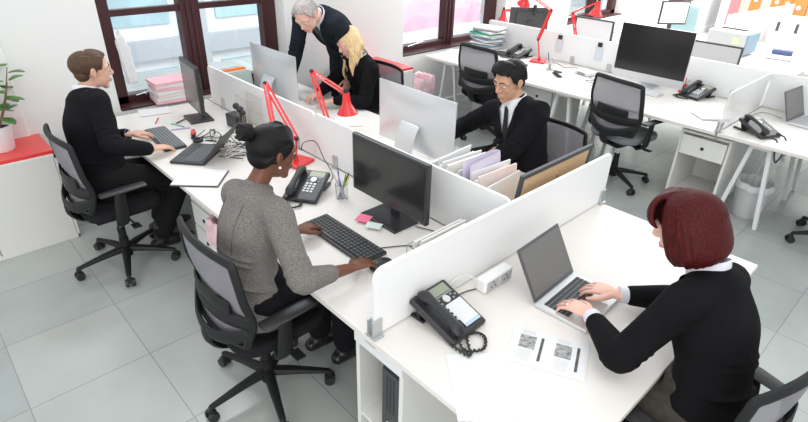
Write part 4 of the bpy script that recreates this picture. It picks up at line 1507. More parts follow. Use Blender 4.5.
MB().loft([(0, 0, 0.55), (0, 0, 0.75), (0, -0.04, 1.0)], [(0.22, 0.03)] * 3, side=(1, 0, 0)).build('backrest', mat('teal_chair', (0.35, 0.50, 0.53), 0.7), e, smooth=True)
MB().loft([(-0.2, 0.2, 0.45), (0.2, 0.2, 0.45)], [(0.22, 0.04)] * 2, side=(0, 1, 0)).build('seat', TEAL, e, smooth=True)
MB().cyl((0, 0.15, 0.03), (0, 0.15, 0.44), 0.03).cyl((0, .15, 0), (0, .15, .03), 0.26, 0.22).build('pedestal', LEGW, e, smooth=True)

# far back: orange and grey lockers, white units
e = empty('locker_row', (-3.70, 13.7, 0), 0, 'far row of tall lockers with grey, red and orange doors', 'lockers')
cols = (mat('locker_grey', (0.55, 0.56, 0.58), 0.6), mat('locker_red', (0.80, 0.20, 0.22), 0.5), mat('locker_taupe', (0.50, 0.44, 0.38), 0.6), ORCAB,
        mat('locker_taupe', (0.5, 0.44, 0.38)), ORCAB, ORCAB)
for k in range(7):
    d_ = MB().box((-0.57 + k * 0.19, 0, 0.75), (0.185, 0.45, 1.5)).build('locker_door', cols[k], e, bevel=0.006)
    MB().cyl((-0.57 + k * 0.19, -0.225, 0.78), (-0.57 + k * 0.19, -0.24, 0.78), 0.035).build('round_label', PAPER, d_)
e = empty('locker_row', (-2.62, 13.7, 0), 0, 'far row of orange lockers at the top right corner', 'lockers')
for k in range(4):
    d_ = MB().box((-0.30 + k * 0.29, 0, 0.62), (0.28, 0.45, 1.24)).build('locker_door', (ORCAB, mat('locker_brown', (0.40, 0.30, 0.22), 0.6), ORCAB, ORCAB)[k], e, bevel=0.006)
    MB().cyl((-0.30 + k * 0.29, -0.225, 0.72), (-0.30 + k * 0.29, -0.24, 0.72), 0.04).build('round_label', PAPER, d_)
e = empty('white_partition', (-3.12, 12.0, 0), R(84), 'white partition screen far behind the printer', 'partition')
MB().box((0, 0, 0.40), (2.7, 0.04, 0.80)).build('panel', SCREENW, e, bevel=0.004)
for s in (-1.2, 1.2):
    MB().box((s, 0, 0.02), (0.05, 0.4, 0.04)).build('foot', LEGW, e)
e = empty('white_cupboard', (-2.55, 12.2, 0), 0, 'white cupboard with two dark handles in front of the orange lockers', 'cupboard')
MB().box((0, 0, 0.35), (0.75, 0.5, 0.70)).build('body', SCREENW, e, bevel=0.005)
for s in (-0.25, 0.05):
    MB().box((s, -0.262, 0.55), (0.05, 0.02, 0.16)).build('handle', DARKG, e, bevel=0.004)
for k, (x, y, lb) in enumerate(((-1.95, 10.9, 'dark blue-grey tray on the fourth-row desk, left one'), (-1.55, 11.0, 'dark blue-grey tray on the fourth-row desk, right one'))):
    o = MB().box((0, 0, 0.03), (0.26, 0.2, 0.05)).box((0.05, 0, 0.07), (0.14, 0.15, 0.03)).build('document_tray', BLUEG, bevel=0.006)
    o.location = (x, y, DZ + 0.001)
    tag(o, lb, 'tray')

# potted plant on the left cabinet
e = empty('potted_plant', (-4.40, 0.345, 0.697), 0, 'green rubber plant in a white pot on the red cabinet top', 'potted plant')
MB().lathe([(0.001, 0), (0.072, 0), (0.078, 0.01), (0.098, 0.175), (0.092, 0.175), (0.088, 0.14), (0.001, 0.14)]).build('pot', SCREENW, e, smooth=True)
MB().cyl((0, 0, 0.13), (0, 0, 0.15), 0.088).build('soil', SOIL, e)
random.seed(21)
m = MB()
lf = []
for s_ in range(4):
    a = s_ * 1.7 + 0.5
    top = Vector((math.cos(a) * 0.09, 0.08 + math.sin(a) * 0.13, 0.46 + 0.07 * (s_ % 2)))
    p0 = Vector((math.cos(a) * 0.02, math.sin(a) * 0.02, 0.14))
    mid = p0.lerp(top, 0.5) + Vector((0.02 * math.cos(a), 0.02 * math.sin(a), 0))
    m.loft([p0, mid, top], [0.006, 0.005, 0.003], n=6)
    for q in range(7):
        f_ = 0.25 + 0.125 * q
        base = p0.lerp(top, f_) + Vector((0.015 * math.sin(f_ * 3) * math.cos(a), 0.015 * math.sin(f_ * 3) * math.sin(a), 0))
        an = a + q * 2.3
        lf.append((base, an, 0.105 + 0.02 * ((q + s_) % 3), random.uniform(0.1, 0.75)))
m.build('stem', STEM, e, smooth=True)
for (base, an, L, up) in lf:
    d = Vector((math.cos(an) * math.cos(up), math.sin(an) * math.cos(up), math.sin(up)))
    s = Vector((-math.sin(an), math.cos(an), 0))
    n_ = s.cross(d)
    m = MB()
    rows = []
    for i in range(9):
        t = i / 8
        wv = 0.034 * math.sin(PI * min(1, t * 1.02)) ** 0.65 * (1.0 if t > 0.12 else 0.35) + 0.0015
        c = base + d * L * (0.12 + t * 1.05) - Vector((0, 0, 0.05 * t * t)) + Vector((0, 0, 0.01))
        rows.append([m.bm.verts.new(c + s * wv * u + n_ * 0.006 * u * u) for u in (-1, -.5, 0, .5, 1)])
    for i in range(8):
        for j in range(4):
            m.bm.faces.new((rows[i][j], rows[i][j + 1], rows[i + 1][j + 1], rows[i + 1][j]))
    m.build('leaf', LEAF, e, smooth=True, solid=0.0012)


# ================================================================ PEOPLE
from mathutils.bvhtree import BVHTree


def skin_mat(name, col, rough=0.5):
    return mat(name, col, rough, spec=0.4, noise=(25, 0.05), sub=0.08)


SKIN_L = skin_mat('skin_light', (0.72, 0.42, 0.31))
SKIN_P = skin_mat('skin_pink', (0.76, 0.46, 0.37))
SKIN_M = skin_mat('skin_olive', (0.58, 0.33, 0.22))
SKIN_D = skin_mat('skin_brown', (0.16, 0.062, 0.034), 0.42)
SUITB = mat('black_suit', (0.008, 0.008, 0.010), 0.9, spec=0.15, bump=(220, 0.15), noise=(9, 0.25))
SUITN = mat('dark_navy_suit', (0.016, 0.020, 0.027), 0.9, spec=0.15, bump=(220, 0.15), noise=(9, 0.25))
SHIRT = mat('white_shirt', (0.80, 0.81, 0.85), 0.8, bump=(40, 0.12))
TWEED = mat('grey_tweed', (0.185, 0.172, 0.158), 0.95, noise=(260, 0.75), bump=(260, 0.5))
KNIT = mat('black_knit', (0.007, 0.007, 0.008), 0.9, spec=0.12, bump=(180, 0.25), noise=(8, 0.3))
TROUS = mat('charcoal_trousers', (0.012, 0.012, 0.012), 0.9, spec=0.15, bump=(180, 0.2))
TROUSB = mat('brown_grey_trousers', (0.055, 0.047, 0.040), 0.9, spec=0.2, bump=(180, 0.3), noise=(40, 0.3))
SHOE = mat('black_leather', (0.012, 0.012, 0.013), 0.3)
TIEB = mat('black_tie', (0.01, 0.01, 0.012), 0.5)
TIEG = mat('grey_tie', (0.05, 0.05, 0.055), 0.5)
VESTG = mat('grey_shirt_shade', (0.50, 0.52, 0.55), 0.8)
EYEW = mat('eye_white', (0.75, 0.73, 0.70), 0.25)
IRIS = mat('iris_dark', (0.03, 0.018, 0.012), 0.2)
LIPP = mat('lips_pink', (0.55, 0.22, 0.19), 0.4)
LIPD = mat('lips_dark', (0.16, 0.045, 0.04), 0.35)
LIPM = mat('lips_male', (0.50, 0.26, 0.21), 0.5)
PEARL = mat('pearl', (0.85, 0.83, 0.8), 0.2)


def hair_mat(name, col, amt=0.35, rough=0.45, st=(60, 60, 6), spec=0.3):
    m = mat(name, col, rough, spec=spec)
    nt = m.node_tree
    b = nt.nodes['Principled BSDF']
    tc = nt.nodes.new('ShaderNodeTexCoord')
    mp = nt.nodes.new('ShaderNodeMapping')
    mp.inputs['Scale'].default_value = st
    n = nt.nodes.new('ShaderNodeTexNoise')
    n.inputs['Scale'].default_value = 3
    n.inputs['Detail'].default_value = 6
    nt.links.new(tc.outputs['Object'], mp.inputs['Vector'])
    nt.links.new(mp.outputs[0], n.inputs['Vector'])
    r = nt.nodes.new('ShaderNodeMapRange')
    r.inputs[1].default_value = 0.3
    r.inputs[2].default_value = 0.7
    r.inputs[3].default_value = 1 - amt
    r.inputs[4].default_value = 1 + amt
    nt.links.new(n.outputs['Fac'], r.inputs[0])
    v = nt.nodes.new('ShaderNodeVectorMath')
    v.operation = 'SCALE'
    v.inputs[0].default_value = col
    nt.links.new(r.outputs[0], v.inputs['Scale'])
    nt.links.new(v.outputs[0], b.inputs['Base Color'])
    bp = nt.nodes.new('ShaderNodeBump')
    bp.inputs['Strength'].default_value = 0.45
    bp.inputs['Distance'].default_value = 0.004
    nt.links.new(n.outputs['Fac'], bp.inputs['Height'])
    nt.links.new(bp.outputs[0], b.inputs['Normal'])
    return m


HAIR_BR = hair_mat('hair_brown', (0.085, 0.045, 0.025))
HAIR_BK = hair_mat('hair_black', (0.006, 0.005, 0.006), rough=0.5, spec=0.22)
HAIR_GR = hair_mat('hair_grey', (0.42, 0.38, 0.36))
HAIR_BL = hair_mat('hair_blonde', (0.80, 0.58, 0.32), 0.25)
HAIR_RD = hair_mat('hair_red', (0.062, 0.006, 0.006), 0.6, 0.5, st=(90, 90, 5), spec=0.16)


def ik(a, c, l1, l2, pole):
    a, c = Vector(a), Vector(c)
    d = c - a
    L = d.length
    if L > (l1 + l2) * 0.995:
        k = (l1 + l2) * 0.995 / L
        d = d * k
        c = a + d
        L = d.length
    x = (l1 * l1 - l2 * l2 + L * L) / (2 * L)
    h = math.sqrt(max(0, l1 * l1 - x * x))
    dn = d.normalized()
    p = Vector(pole)
    p = (p - dn * p.dot(dn)).normalized()
    return a + dn * x + p * h, c


class Frame:
    def __init__(self, o, fwd, up):
        self.o = Vector(o)
        self.f = Vector(fwd).normalized()
        u = Vector(up)
        u = (u - self.f * u.dot(self.f)).normalized()
        self.u = u
        self.r = self.f.cross(u).normalized()

    def __call__(self, x, y, z):
        return self.o + self.r * x + self.f * y + self.u * z

    def rot(self):
        return Matrix((self.r, self.f, self.u)).transposed()


def head_shapes(m, H, k, female=False, nose=1.0):
    """adds head shapes; H frame at head centre, k scale"""
    rot = H.rot()

    def sp(x, y, z, a, b, c):
        m.sphere(H(x * k, y * k, z * k), (a * k, b * k, c * k), rot, 20, 14)
    jw = 0.050 if female else 0.056
    sp(0, -.012, .032, .076, .096, .086)
    sp(0, .030, .010, .066, .062, .080)
    sp(0, .030, -.040, jw + .004, .056, .062)
    sp(0, .026, -.062, jw, .050, .042)
    sp(0, .064, -.094, .024, .020, .018 if female else .021)
    sp(0, .052, -.075, .036, .030, .030)
    for s in (-1, 1):
        sp(s * .034, .055, -.020, .022, .024, .024)
        m.loft([H(s * .008 * k, .086 * k, .024 * k), H(s * .034 * k, .081 * k, .031 * k), H(s * .056 * k, .062 * k, .022 * k)],
               [.010 * k, .0105 * k, .008 * k], n=8)
        # ear
        m.loft([H(s * .072 * k, .004 * k, .022 * k), H(s * .084 * k, -.012 * k, .020 * k), H(s * .085 * k, -.016 * k, 0), H(s * .078 * k, -.004 * k, -.024 * k),
                H(s * .070 * k, .004 * k, -.030 * k)], [.006 * k, .008 * k, .009 * k, .007 * k, .006 * k], n=8)
        sp(s * .074, -.004, -.002, .008, .016, .024)
    m.loft([H(0, .088 * k, .026 * k), H(0, (.092 + .003 * nose) * k, .006 * k), H(0, (.101 + .006 * nose) * k, -.017 * k), H(0, (.095 + .004 * nose) * k, -.026 * k)],
           [.007 * k, .0080 * k, .0108 * k, .0088 * k], n=10)
    for s in (-1, 1):
        sp(s * .0105, .089, -.024, .0085, .010, .0075)
    m.loft([H(-.022 * k, .079 * k, -.053 * k), H(0, .090 * k, -.050 * k), H(.022 * k, .079 * k, -.053 * k)], [.005 * k, .008 * k, .005 * k], n=8)
    m.loft([H(-.020 * k, .078 * k, -.061 * k), H(0, .088 * k, -.064 * k), H(.020 * k, .078 * k, -.061 * k)], [.005 * k, .009 * k, .005 * k], n=8)


def hand_shapes(m, W, d, n, t, k, curl=0.35, spread=0.10, thumb=0.5):
    """W wrist; d finger direction; n back-of-hand normal; t=thumb direction (unit, sideways)"""
    d, n, t = Vector(d).normalized(), Vector(n).normalized(), Vector(t).normalized()
    W = Vector(W)
    m.loft([W - d * .02 * k, W + d * .015 * k, W + d * .05 * k + n * .003 * k, W + d * .088 * k + n * .002 * k],
           [(.025 * k, .018 * k), (.028 * k, .017 * k), (.039 * k, .0155 * k), (.041 * k, .011 * k)], side=t, n=14)
    ends = []
    for i, (off, L, r) in enumerate(((.032, .072, .0082), (.0108, .080, .0084), (-.0108, .074, .0080), (-.0315, .058, .0072))):
        a = (off / .032) * spread
        dd = (d + t * a).normalized()
        p = W + d * (.088 - (.006 if i in (0, 3) else 0)) * k + t * off * k
        pts = [p - dd * .03 * k, p]
        rr = [r * k * 1.0, r * 1.1 * k]
        ang = curl * .55
        for sgl, c in ((.44, 1.0), (.31, 1.15), (.25, .7)):
            v = dd * math.cos(ang) - n * math.sin(ang)
            p = p + v * L * sgl * k
            pts.append(p)
            rr.append(r * k * (1.0 if sgl > .4 else .93 if sgl > .3 else .80))
            ang += curl * c
        m.loft(pts, rr, n=10, sub=3)
        ends.append(p)
    b = W + d * .022 * k + t * .022 * k
    p1 = b + (d * .022 + t * .026 - n * .006) * k
    p2 = p1 + (d * .030 + t * .016 * (thumb + .5) - n * .006) * k
    p3 = p2 + (d * .024 + t * .004 - n * .006) * k
    m.loft([b, p1, p2, p3], [.014 * k, .0125 * k, .0105 * k, .0085 * k], n=10, sub=3)
    return ends


def person(spec):
    k = spec.get('k', 1.06)
    hip, neck = Vector(spec['hip']), Vector(spec['neck'])
    bf = Vector(spec['fwd']).normalized()
    tup = (neck - hip).normalized()
    B = Frame(neck, bf, tup)
    # B.f may be not perpendicular to tup -> use frame with up = torso direction
    r = bf.cross(Vector((0, 0, 1))).normalized()
    r = (r + tup * -r.dot(tup)).normalized()
    r = (r + B.f * 0).normalized()
    f = tup.cross(r).normalized()
    fem = spec.get('female', False)
    og = Vector((hip.x, hip.y, 0))
    hc = Vector(spec['head'])
    H = Frame(hc, spec['face'], spec.get('head_up', (0, 0, 1)))
    T = (neck - hip).length

    def tp(a, b, c):   # torso point: a right, b fwd, c fraction along hip->neck
        return hip + tup * (T * c) + r * a + f * b
    shw = spec.get('shw', .158 if fem else .178) * k
    if fem:
        R0 = [(.165, .120), (.145, .105), (.128, .095), (.142, .108), (.125, .080), (.052, .050)]
    else:
        R0 = [(.160, .120), (.150, .110), (.145, .108), (.168, .122), (.150, .090), (.062, .058)]
    bow = spec.get('bow', -0.02)
    TP = [tp(0, 0, -.06), tp(0, bow * .3, .14), tp(0, bow, .38), tp(0, bow * .8, .66), tp(0, bow * .4 - .005, .88), tp(0, 0, 1.0)]

    def torso(m, inf, a=0, b=6, extra=None):
        rr = [((x * k + inf), (y * k + inf)) for x, y in R0]
        if extra:
            rr = [(x + e, y + e) for (x, y), e in zip(rr, extra)]
        m.loft(TP[a:b], rr[a:b], side=r, n=28, sub=5)
    shrug = spec.get('shrug', .06)
    S = {}
    for s, key in ((-1, 'L'), (1, 'R')):
        S[key] = neck + r * (s * shw) - tup * shrug * k + f * spec.get('shf' + key, 0.0)
    l1, l2 = .285 * k, .250 * k
    arms = {}
    for key, s in (('L', -1), ('R', 1)):
        el, wr = ik(S[key], spec['wrist' + key], l1, l2, spec.get('pole' + key, r * s * .4 + Vector((0, 0, -1)) - f * .4))
        arms[key] = (S[key], el, wr)
    legs = {}
    t1, t2 = .43 * k, .42 * k
    for key, s in (('L', -1), ('R', 1)):
        hj = hip + r * (s * .092 * k)
        kn, an = ik(hj, spec['ankle' + key], t1, t2, spec.get('knee', bf + Vector((0, 0, .8))))
        legs[key] = (hj, kn, an)

    # ---- body
    m = MB()
    torso(m, 0.0)
    nb = H(0, -.022 * k, -.055 * k)
    m.loft([neck - tup * .05, neck + tup * .01, neck.lerp(nb, .6), nb, H(0, -.01 * k, -.01 * k)],
           [x * k for x in ((.062, .056, .052, .052, .055) if not fem else (.052, .046, .043, .044, .05))], n=18)
    head_shapes(m, H, k * spec.get('hk', 1.0), fem)
    for key, s in (('L', -1), ('R', 1)):
        sh, el, wr = arms[key]
        q = .92 if fem else 1.0
        m.loft([tp(s * .06 * k, 0, .86), sh, sh.lerp(el, .3), sh.lerp(el, .8), el, el.lerp(wr, .25), el.lerp(wr, .75), wr],
               [x * k * q for x in (.06, .052, .047, .040, .038, .040, .029, .024)], n=14)
        hd = spec.get('handdir' + key, (wr - el))
        hd = Vector(hd).normalized()
        nn = Vector(spec.get('handn' + key, (0, 0, 1)))
        nn = (nn - hd * nn.dot(hd)).normalized()
        th = hd.cross(nn) * s * -1
        # thumb towards the body's middle when the palm is down
        hand_shapes(m, wr, hd, nn, th, k * spec.get('hand', 0.93 if fem else 1.0), spec.get('curl', .38), spec.get('spread', .16))
        hj, kn, an = legs[key]
        m.loft([hj, hj.lerp(kn, .4), kn, kn.lerp(an, .3), kn.lerp(an, .85), an],
               [x * k * (0.95 if fem else 1.0) for x in (.085, .075, .056, .055, .038, .036)], n=14)
        m.loft([an, an + bf * .06 * k - Vector((0, 0, .035 * k)), an + bf * .14 * k - Vector((0, 0, .05 * k))], [.030 * k, .024 * k, .018 * k], n=10)
    m.xf(Matrix.Translation(-og))
    root = m.build('person', spec['skin'], remesh=spec.get('voxel', .0045), smoothit=3)
    root.location = og
    tag(root, spec['label'], 'person')

    def fin(m, name, mt, vox=0.007, sm=4, post=None, remesh=True):
        m.xf(Matrix.Translation(-og))
        return m.build(name, mt, root, remesh=vox if remesh else 0, smoothit=sm, smooth=True, post=post)

    def bvh_of(o):
        me = o.data
        return BVHTree.FromPolygons([v.co + og for v in me.vertices], [tuple(p.vertices) for p in me.polygons])

    # ---- face parts
    kk = k * spec.get('hk', 1.0)
    hb = bvh_of(root)

    def face_pt(x, z, off=0.0):
        o_ = H(x * kk, .25, z * kk)
        h = hb.ray_cast(o_, -H.f)
        return (h[0] + H.f * off) if h[0] is not None else H(x * kk, .08 * kk, z * kk)
    for s in (-1, 1):
        p = face_pt(s * .031, .010, -.0075 * kk)
        m = MB()
        m.sphere(p, (.0135 * kk, .0115 * kk, .0085 * kk), H.rot(), 16, 10)
        ey = fin(m, 'eye', EYEW, remesh=False)
        g = spec.get('gaze', (0, 0))
        m = MB()
        m.sphere(p + H.f * .0078 * kk + H.r * g[0] * .004 + H.u * (g[1] * .003 - .001), (.0058 * kk, .0040 * kk, .0058 * kk), H.rot(), 12, 8)
        i_ = fin(m, 'iris', IRIS, remesh=False)
        i_.parent = ey
        m = MB()
        pts = [face_pt(s * x, z, .0005) for x, z in ((.014, .0125), (.022, .0185), (.031, .0205), (.040, .0180), (.046, .012))]
        m.loft(pts, [.0018 * kk, .0030 * kk, .0034 * kk, .0030 * kk, .0016 * kk], n=8)
        fin(m, 'eyelid', spec['skin'], remesh=False)
        m = MB()
        pts = [face_pt(s * x, z, .0008) for x, z in ((.012, .032), (.024, .037), (.038, .037), (.050, .030))]
        bw = .0030 if not fem else .0018
        m.loft(pts, [bw * kk, bw * 1.15 * kk, bw * kk, bw * .5 * kk], n=8)
        fin(m, 'eyebrow', spec.get('brow', spec['hair']), remesh=False)
    m = MB()
    m.loft([face_pt(x, z, -.0006) for x, z in ((-.023, -.0565), (-.010, -.0525), (0, -.0540), (.010, -.0525), (.023, -.0565))],
           [.0012 * kk, .0042 * kk, .0040 * kk, .0042 * kk, .0012 * kk], n=8)
    m.loft([face_pt(x, z, -.0006) for x, z in ((-.021, -.058), (-.009, -.0635), (0, -.0645), (.009, -.0635), (.021, -.058))],
           [.0012 * kk, .0048 * kk, .0052 * kk, .0048 * kk, .0012 * kk], n=8)
    fin(m, 'lips', spec['lips'], remesh=False)

    # ---- trousers and shoes
    m = MB()
    m.loft([tp(0, 0, -.10), tp(0, 0, 0.02), tp(0, 0, .20)], [((.165) * k + .018, .125 * k + .015), (.168 * k + .014, .125 * k + .012), (.145 * k + .012, .108 * k + .01)],
           side=r, n=20)
    for key in 'LR':
        hj, kn, an = legs[key]
        m.loft([hj, hj.lerp(kn, .4), kn.lerp(hj, .08), kn + (kn - an).normalized() * .01, kn.lerp(an, .3), kn.lerp(an, .7), an + (kn - an).normalized() * .03],
               [x * k for x in (.098, .092, .078, .074, .072, .066, .062)], n=16)
    fin(m, 'trousers', spec['trousers'], .009)
    for key in 'LR':
        hj, kn, an = legs[key]
        m = MB()
        zt = Vector((0, 0, 1))
        g0 = an - zt * (an.z - .0)
        base = Vector((an.x, an.y, max(0.0, an.z - .092 * k)))
        m.loft([base - bf * .055 * k + zt * .036, base + bf * .01 * k + zt * .045, base + bf * .09 * k + zt * .036, base + bf * .17 * k + zt * .030, base + bf * .20 * k + zt * .026],
               [(.036 * k, .036), (.042 * k, .052), (.046 * k, .042), (.042 * k, .029), (.026 * k, .022)], side=bf.cross(zt), n=16)
        m.loft([base + zt * .05, an + zt * .06], [.046 * k, .045 * k], n=12)
        fin(m, 'shoe', SHOE, .006)

    # ---- shirt
    if spec.get('shirt'):
        m = MB()
        torso(m, .006, 1, 5)
        for key, s in (('L', -1), ('R', 1)):
            sh, el, wr = arms[key]
            m.loft([tp(s * .06 * k, 0, .85), sh], [.066 * k, .055 * k], n=12)
        cr = (.054 if fem else .064) * k
        c0 = neck + tup * .004
        m.loft([neck - tup * .06, neck - tup * .03, neck + tup * .004 - f * .004], [cr + .008, cr + .004, cr], n=20)
        sh_o = fin(m, 'shirt', spec['shirt'], .006)
        for key in 'LR':
            if spec.get('cuffs', True):
                sh, el, wr = arms[key]
                m = MB()
                m.cyl(wr + (el - wr).normalized() * .085, wr + (el - wr).normalized() * .004, .034 * k, .0335 * k, n=20)
                m.cyl(wr + (el - wr).normalized() * .055, wr + (el - wr).normalized() * .006, .030 * k, .0300 * k, n=20)
                fin(m, 'cuff', spec['shirt'], remesh=False)
        # folded collar
        m = MB()
        for s in (-1, 1):
            pts = []
            for j in range(7):
                a = PI * j / 6
                rad_ = cr + .006 + .004 * math.sin(a)
                pts.append(neck + tup * (.040 - .066 * (j / 6) ** 2.0 * 1) - r * s * math.sin(a) * -rad_ * 1.0 + f * (-math.cos(a) * rad_ * (1.0 if a < PI / 2 else 1.12)))
            m.loft(pts, [(.018, .0035)] * 4 + [(.020, .0035)] * 2 + [(.010, .003)], side=tup, n=8)
        fin(m, 'collar', spec['shirt'], remesh=False)

    # ---- jacket
    jm = spec['jacket']
    inf = spec.get('inf', .020)
    m = MB()
    extra = [.012, .004, .0, .0, .0, -.003]
    torso(m, inf, 0, 5, extra)
    m.loft([tp(0, bow * .4, .84), tp(0, 0, .97), neck - tup * .006 - f * .006], [(.10 * k + inf * .6, .075 * k + inf * .6), ((.070 if not fem else .060) * k + inf * .7, .060 * k + inf * .7), ((.058 if not fem else .05) * k + inf * .6, (.056 if not fem else .05) * k + inf * .6)],
           side=r, n=22)
    q = .92 if fem else 1.0
    for key, s in (('L', -1), ('R', 1)):
        sh, el, wr = arms[key]
        cend = el.lerp(wr, spec.get('sleeve', .88))
        m.loft([tp(s * .06 * k, 0, .84), sh + r * s * .004, sh.lerp(el, .3), sh.lerp(el, .8), el, el.lerp(cend, .3), el.lerp(cend, .8), cend],
               [x * k * q + inf * w_ for x, w_ in ((.068, 1), (.053, 1), (.049, .9), (.043, .9), (.043, .9), (.043, .8), (.034, .7), (.032, .6))], n=18)
        # creases at the inner elbow
        ax = (wr - sh).cross(tup).normalized()
        for j in range(4):
            c_ = sh.lerp(el, .72 + .10 * j) if j < 3 else el.lerp(wr, .12)
            dv = (el - sh).normalized() if j < 3 else (wr - el).normalized()
            pv = dv.orthogonal().normalized()
            qv = dv.cross(pv)
            pts = [c_ + (pv * math.cos(a) + qv * math.sin(a)) * (.046 * k * q + inf * .75) + dv * .012 * math.sin(a * 1.0 + j) for a in [PI * 2 * t_ / 12 for t_ in range(3 + j, 12 + j)]]
            m.loft(pts, [.002] + [.007] * (len(pts) - 2) + [.002], n=8, sub=2)
    for j in range(spec.get('folds', 5)):
        c_ = .18 + .11 * j
        sg = -1 if j % 2 else 1
        pts = []
        for t_ in range(6):
            a = -1.9 + t_ * .42 + j * .35
            rx = (.150 * k + inf * 1.0)
            ry = (.108 * k + inf * 1.0)
            pts.append(tp(sg * -math.sin(a) * rx, -math.cos(a) * ry * -1 * -1 + bow * .7, c_ + .012 * t_ * sg))
        m.loft(pts, [.001, .005, .007, .007, .005, .001], n=8, sub=3)
    vdepth, vw = spec.get('vneck', (.0, .0))

    def cut(me):
        if vdepth <= 0:
            return
        bm = bmesh.new()
        bm.from_mesh(me)
        kill = []
        for fc in bm.faces:
            q_ = fc.calc_center_median() + og - neck
            a, b, c = q_.dot(r), q_.dot(tup), q_.dot(f)
            if c > .015 and -vdepth < b < .05 and abs(a) < vw * (1 + min(b, 0) / vdepth) + .004:
                kill.append(fc)
        bmesh.ops.delete(bm, geom=kill, context='FACES')
        bm.to_mesh(me)
        bm.free()
    jk = fin(m, spec.get('jacket_name', 'jacket'), jm, .0065, 4, post=None)
    jb = bvh_of(jk)
    if vdepth > 0:
        cut(jk.data)

    def front(bv, a, b, off=0.0):
        o_ = neck + r * a + tup * b + f * .5
        h = bv.ray_cast(o_, -f)
        return (h[0] + f * off) if h[0] is not None else neck + r * a + tup * b + f * .12
    if spec.get('shirt') and vdepth > 0:
        sb = bvh_of(sh_o)
        for s in (-1, 1):
            m = MB()
            pts = []
            for j in range(9):
                b = -vdepth + vdepth * .97 * j / 8
                a = vw * (1 + b / vdepth) + .004
                pts.append(front(jb, s * (a + .006), b, .003))
            back = [neck + tup * .012 + r * s * (cr + inf * .6) * .9 + f * .0, neck + tup * .02 - f * (cr + inf * .5) + r * s * .02]
            wd = [.010, .016, .020, .024, .026, .024, .018, .016, .014]
            m.loft(pts + back, [(w_, .0035) for w_ in wd] + [(.014, .004)] * 2, side=r, n=8)
            fin(m, 'lapel', jm, remesh=False)
        if spec.get('tie'):
            m = MB()
            pts = [front(sb, 0, -.012 - (vdepth - .01) * j / 7, .006) for j in range(8)]
            m.loft(pts, [(.018, .009), (.020, .007)] + [(.022 + .0035 * j, .005) for j in range(6)], side=r, n=8)
            fin(m, 'tie', spec['tie'], remesh=False)
    if spec.get('buttons'):
        for j in range(spec['buttons']):
            m = MB()
            p = front(jb, .012, -vdepth - .03 - .08 * j, .001)
            m.cyl(p - f * .003, p + f * .004, .009, n=14)
            fin(m, 'button', BLACKP, remesh=False)
    return dict(root=root, H=H, k=kk, neck=neck, r=r, f=f, tup=tup, og=og, fin=fin, arms=arms, hb=hb, jb=jb)


def cap_hair(P_, hm, back=0.0, shift=(-.026, .036), size=(.083, .098, .088), tuft=True, side=0.0, vox=.0038, low=-.02, front=1.0, vol=1.0):
    """short hair: shell shifted back and up so that the face stays free"""
    H, k = P_['H'], P_['k']
    m = MB()
    rot = H.rot()
    m.sphere(H(0, shift[0] * k, shift[1] * k), tuple(x * k for x in size), rot, 28, 18)
    m.sphere(H(0, -.052 * k, low * k), (.066 * k, .050 * k, .052 * k), rot, 20, 14)
    for s in (-1, 1):
        m.loft([H(s * .070 * k, .018 * k, .050 * k), H(s * .073 * k, .012 * k, .018 * k), H(s * .072 * k, .010 * k, -.004 * k)], [.010 * k, .008 * k, .004 * k], n=8)
    if tuft:
        random.seed(4)
        for j in range(90):
            u = -1 + 2 * (j % 45) / 44
            lay = j // 45
            fy = (.074 if lay else .060) * front - .030 * u * u
            st = Vector((u * .045, -.02 + .02 * lay, .112 - .012 * u * u))
            en = Vector((u * .066 + side * .012 + random.uniform(-.004, .004), fy + random.uniform(-.006, .008), (.094 if lay else .104) - .026 * u * u + random.uniform(-.006, .004)))
            mid = st.lerp(en, .55) + Vector((side * .006, 0, .014 * vol))
            m.loft([H(*(st * k)), H(*(mid * k)), H(*(en * k))], [.009 * k, .0095 * k * vol, .0045 * k], n=7, sub=3)
        for s in (-1, 1):
            for j in range(10):
                y_ = .045 - .012 * j
                m.loft([H(s * .060 * k, y_ * k, .085 * k), H(s * .077 * k, (y_ - .004) * k, .050 * k), H(s * .076 * k, (y_ - .010) * k, (.018 if j < 4 else .0) * k)],
                       [.010 * k, .009 * k, .004 * k], n=7, sub=3)
    o = P_['fin'](m, 'hair', hm, vox, 2)
    return o


# ---- man at the left desk
P1 = person(dict(
    label='man in a black suit typing at the left desk, seen from the side',
    hip=(-3.67, 0.78, 0.61), neck=(-3.85, 0.83, 1.13), head=(-3.855, 0.895, 1.272), face=(0.10, 1, -0.10), fwd=(0.0, 1, 0),
    wristR=(-3.52, 1.045, 0.797), wristL=(-3.885, 1.03, 0.797), poleR=(0.7, -0.5, -0.6), poleL=(-0.7, -0.4, -0.6),
    handdirR=(-.15, 1, -0.12), handdirL=(.05, 1, -0.12), ankleL=(-3.86, 1.10, 0.11), ankleR=(-3.62, 1.02, 0.105), bow=-.035, shrug=.055,
    skin=SKIN_L, hair=HAIR_BR, lips=LIPM, shirt=SHIRT, jacket=SUITB, trousers=TROUS, tie=TIEB, vneck=(.30, .055), hk=1.0))
cap_hair(P1, HAIR_BR, size=(.078, .095, .081), shift=(-.031, .034), front=.92, vol=.7)

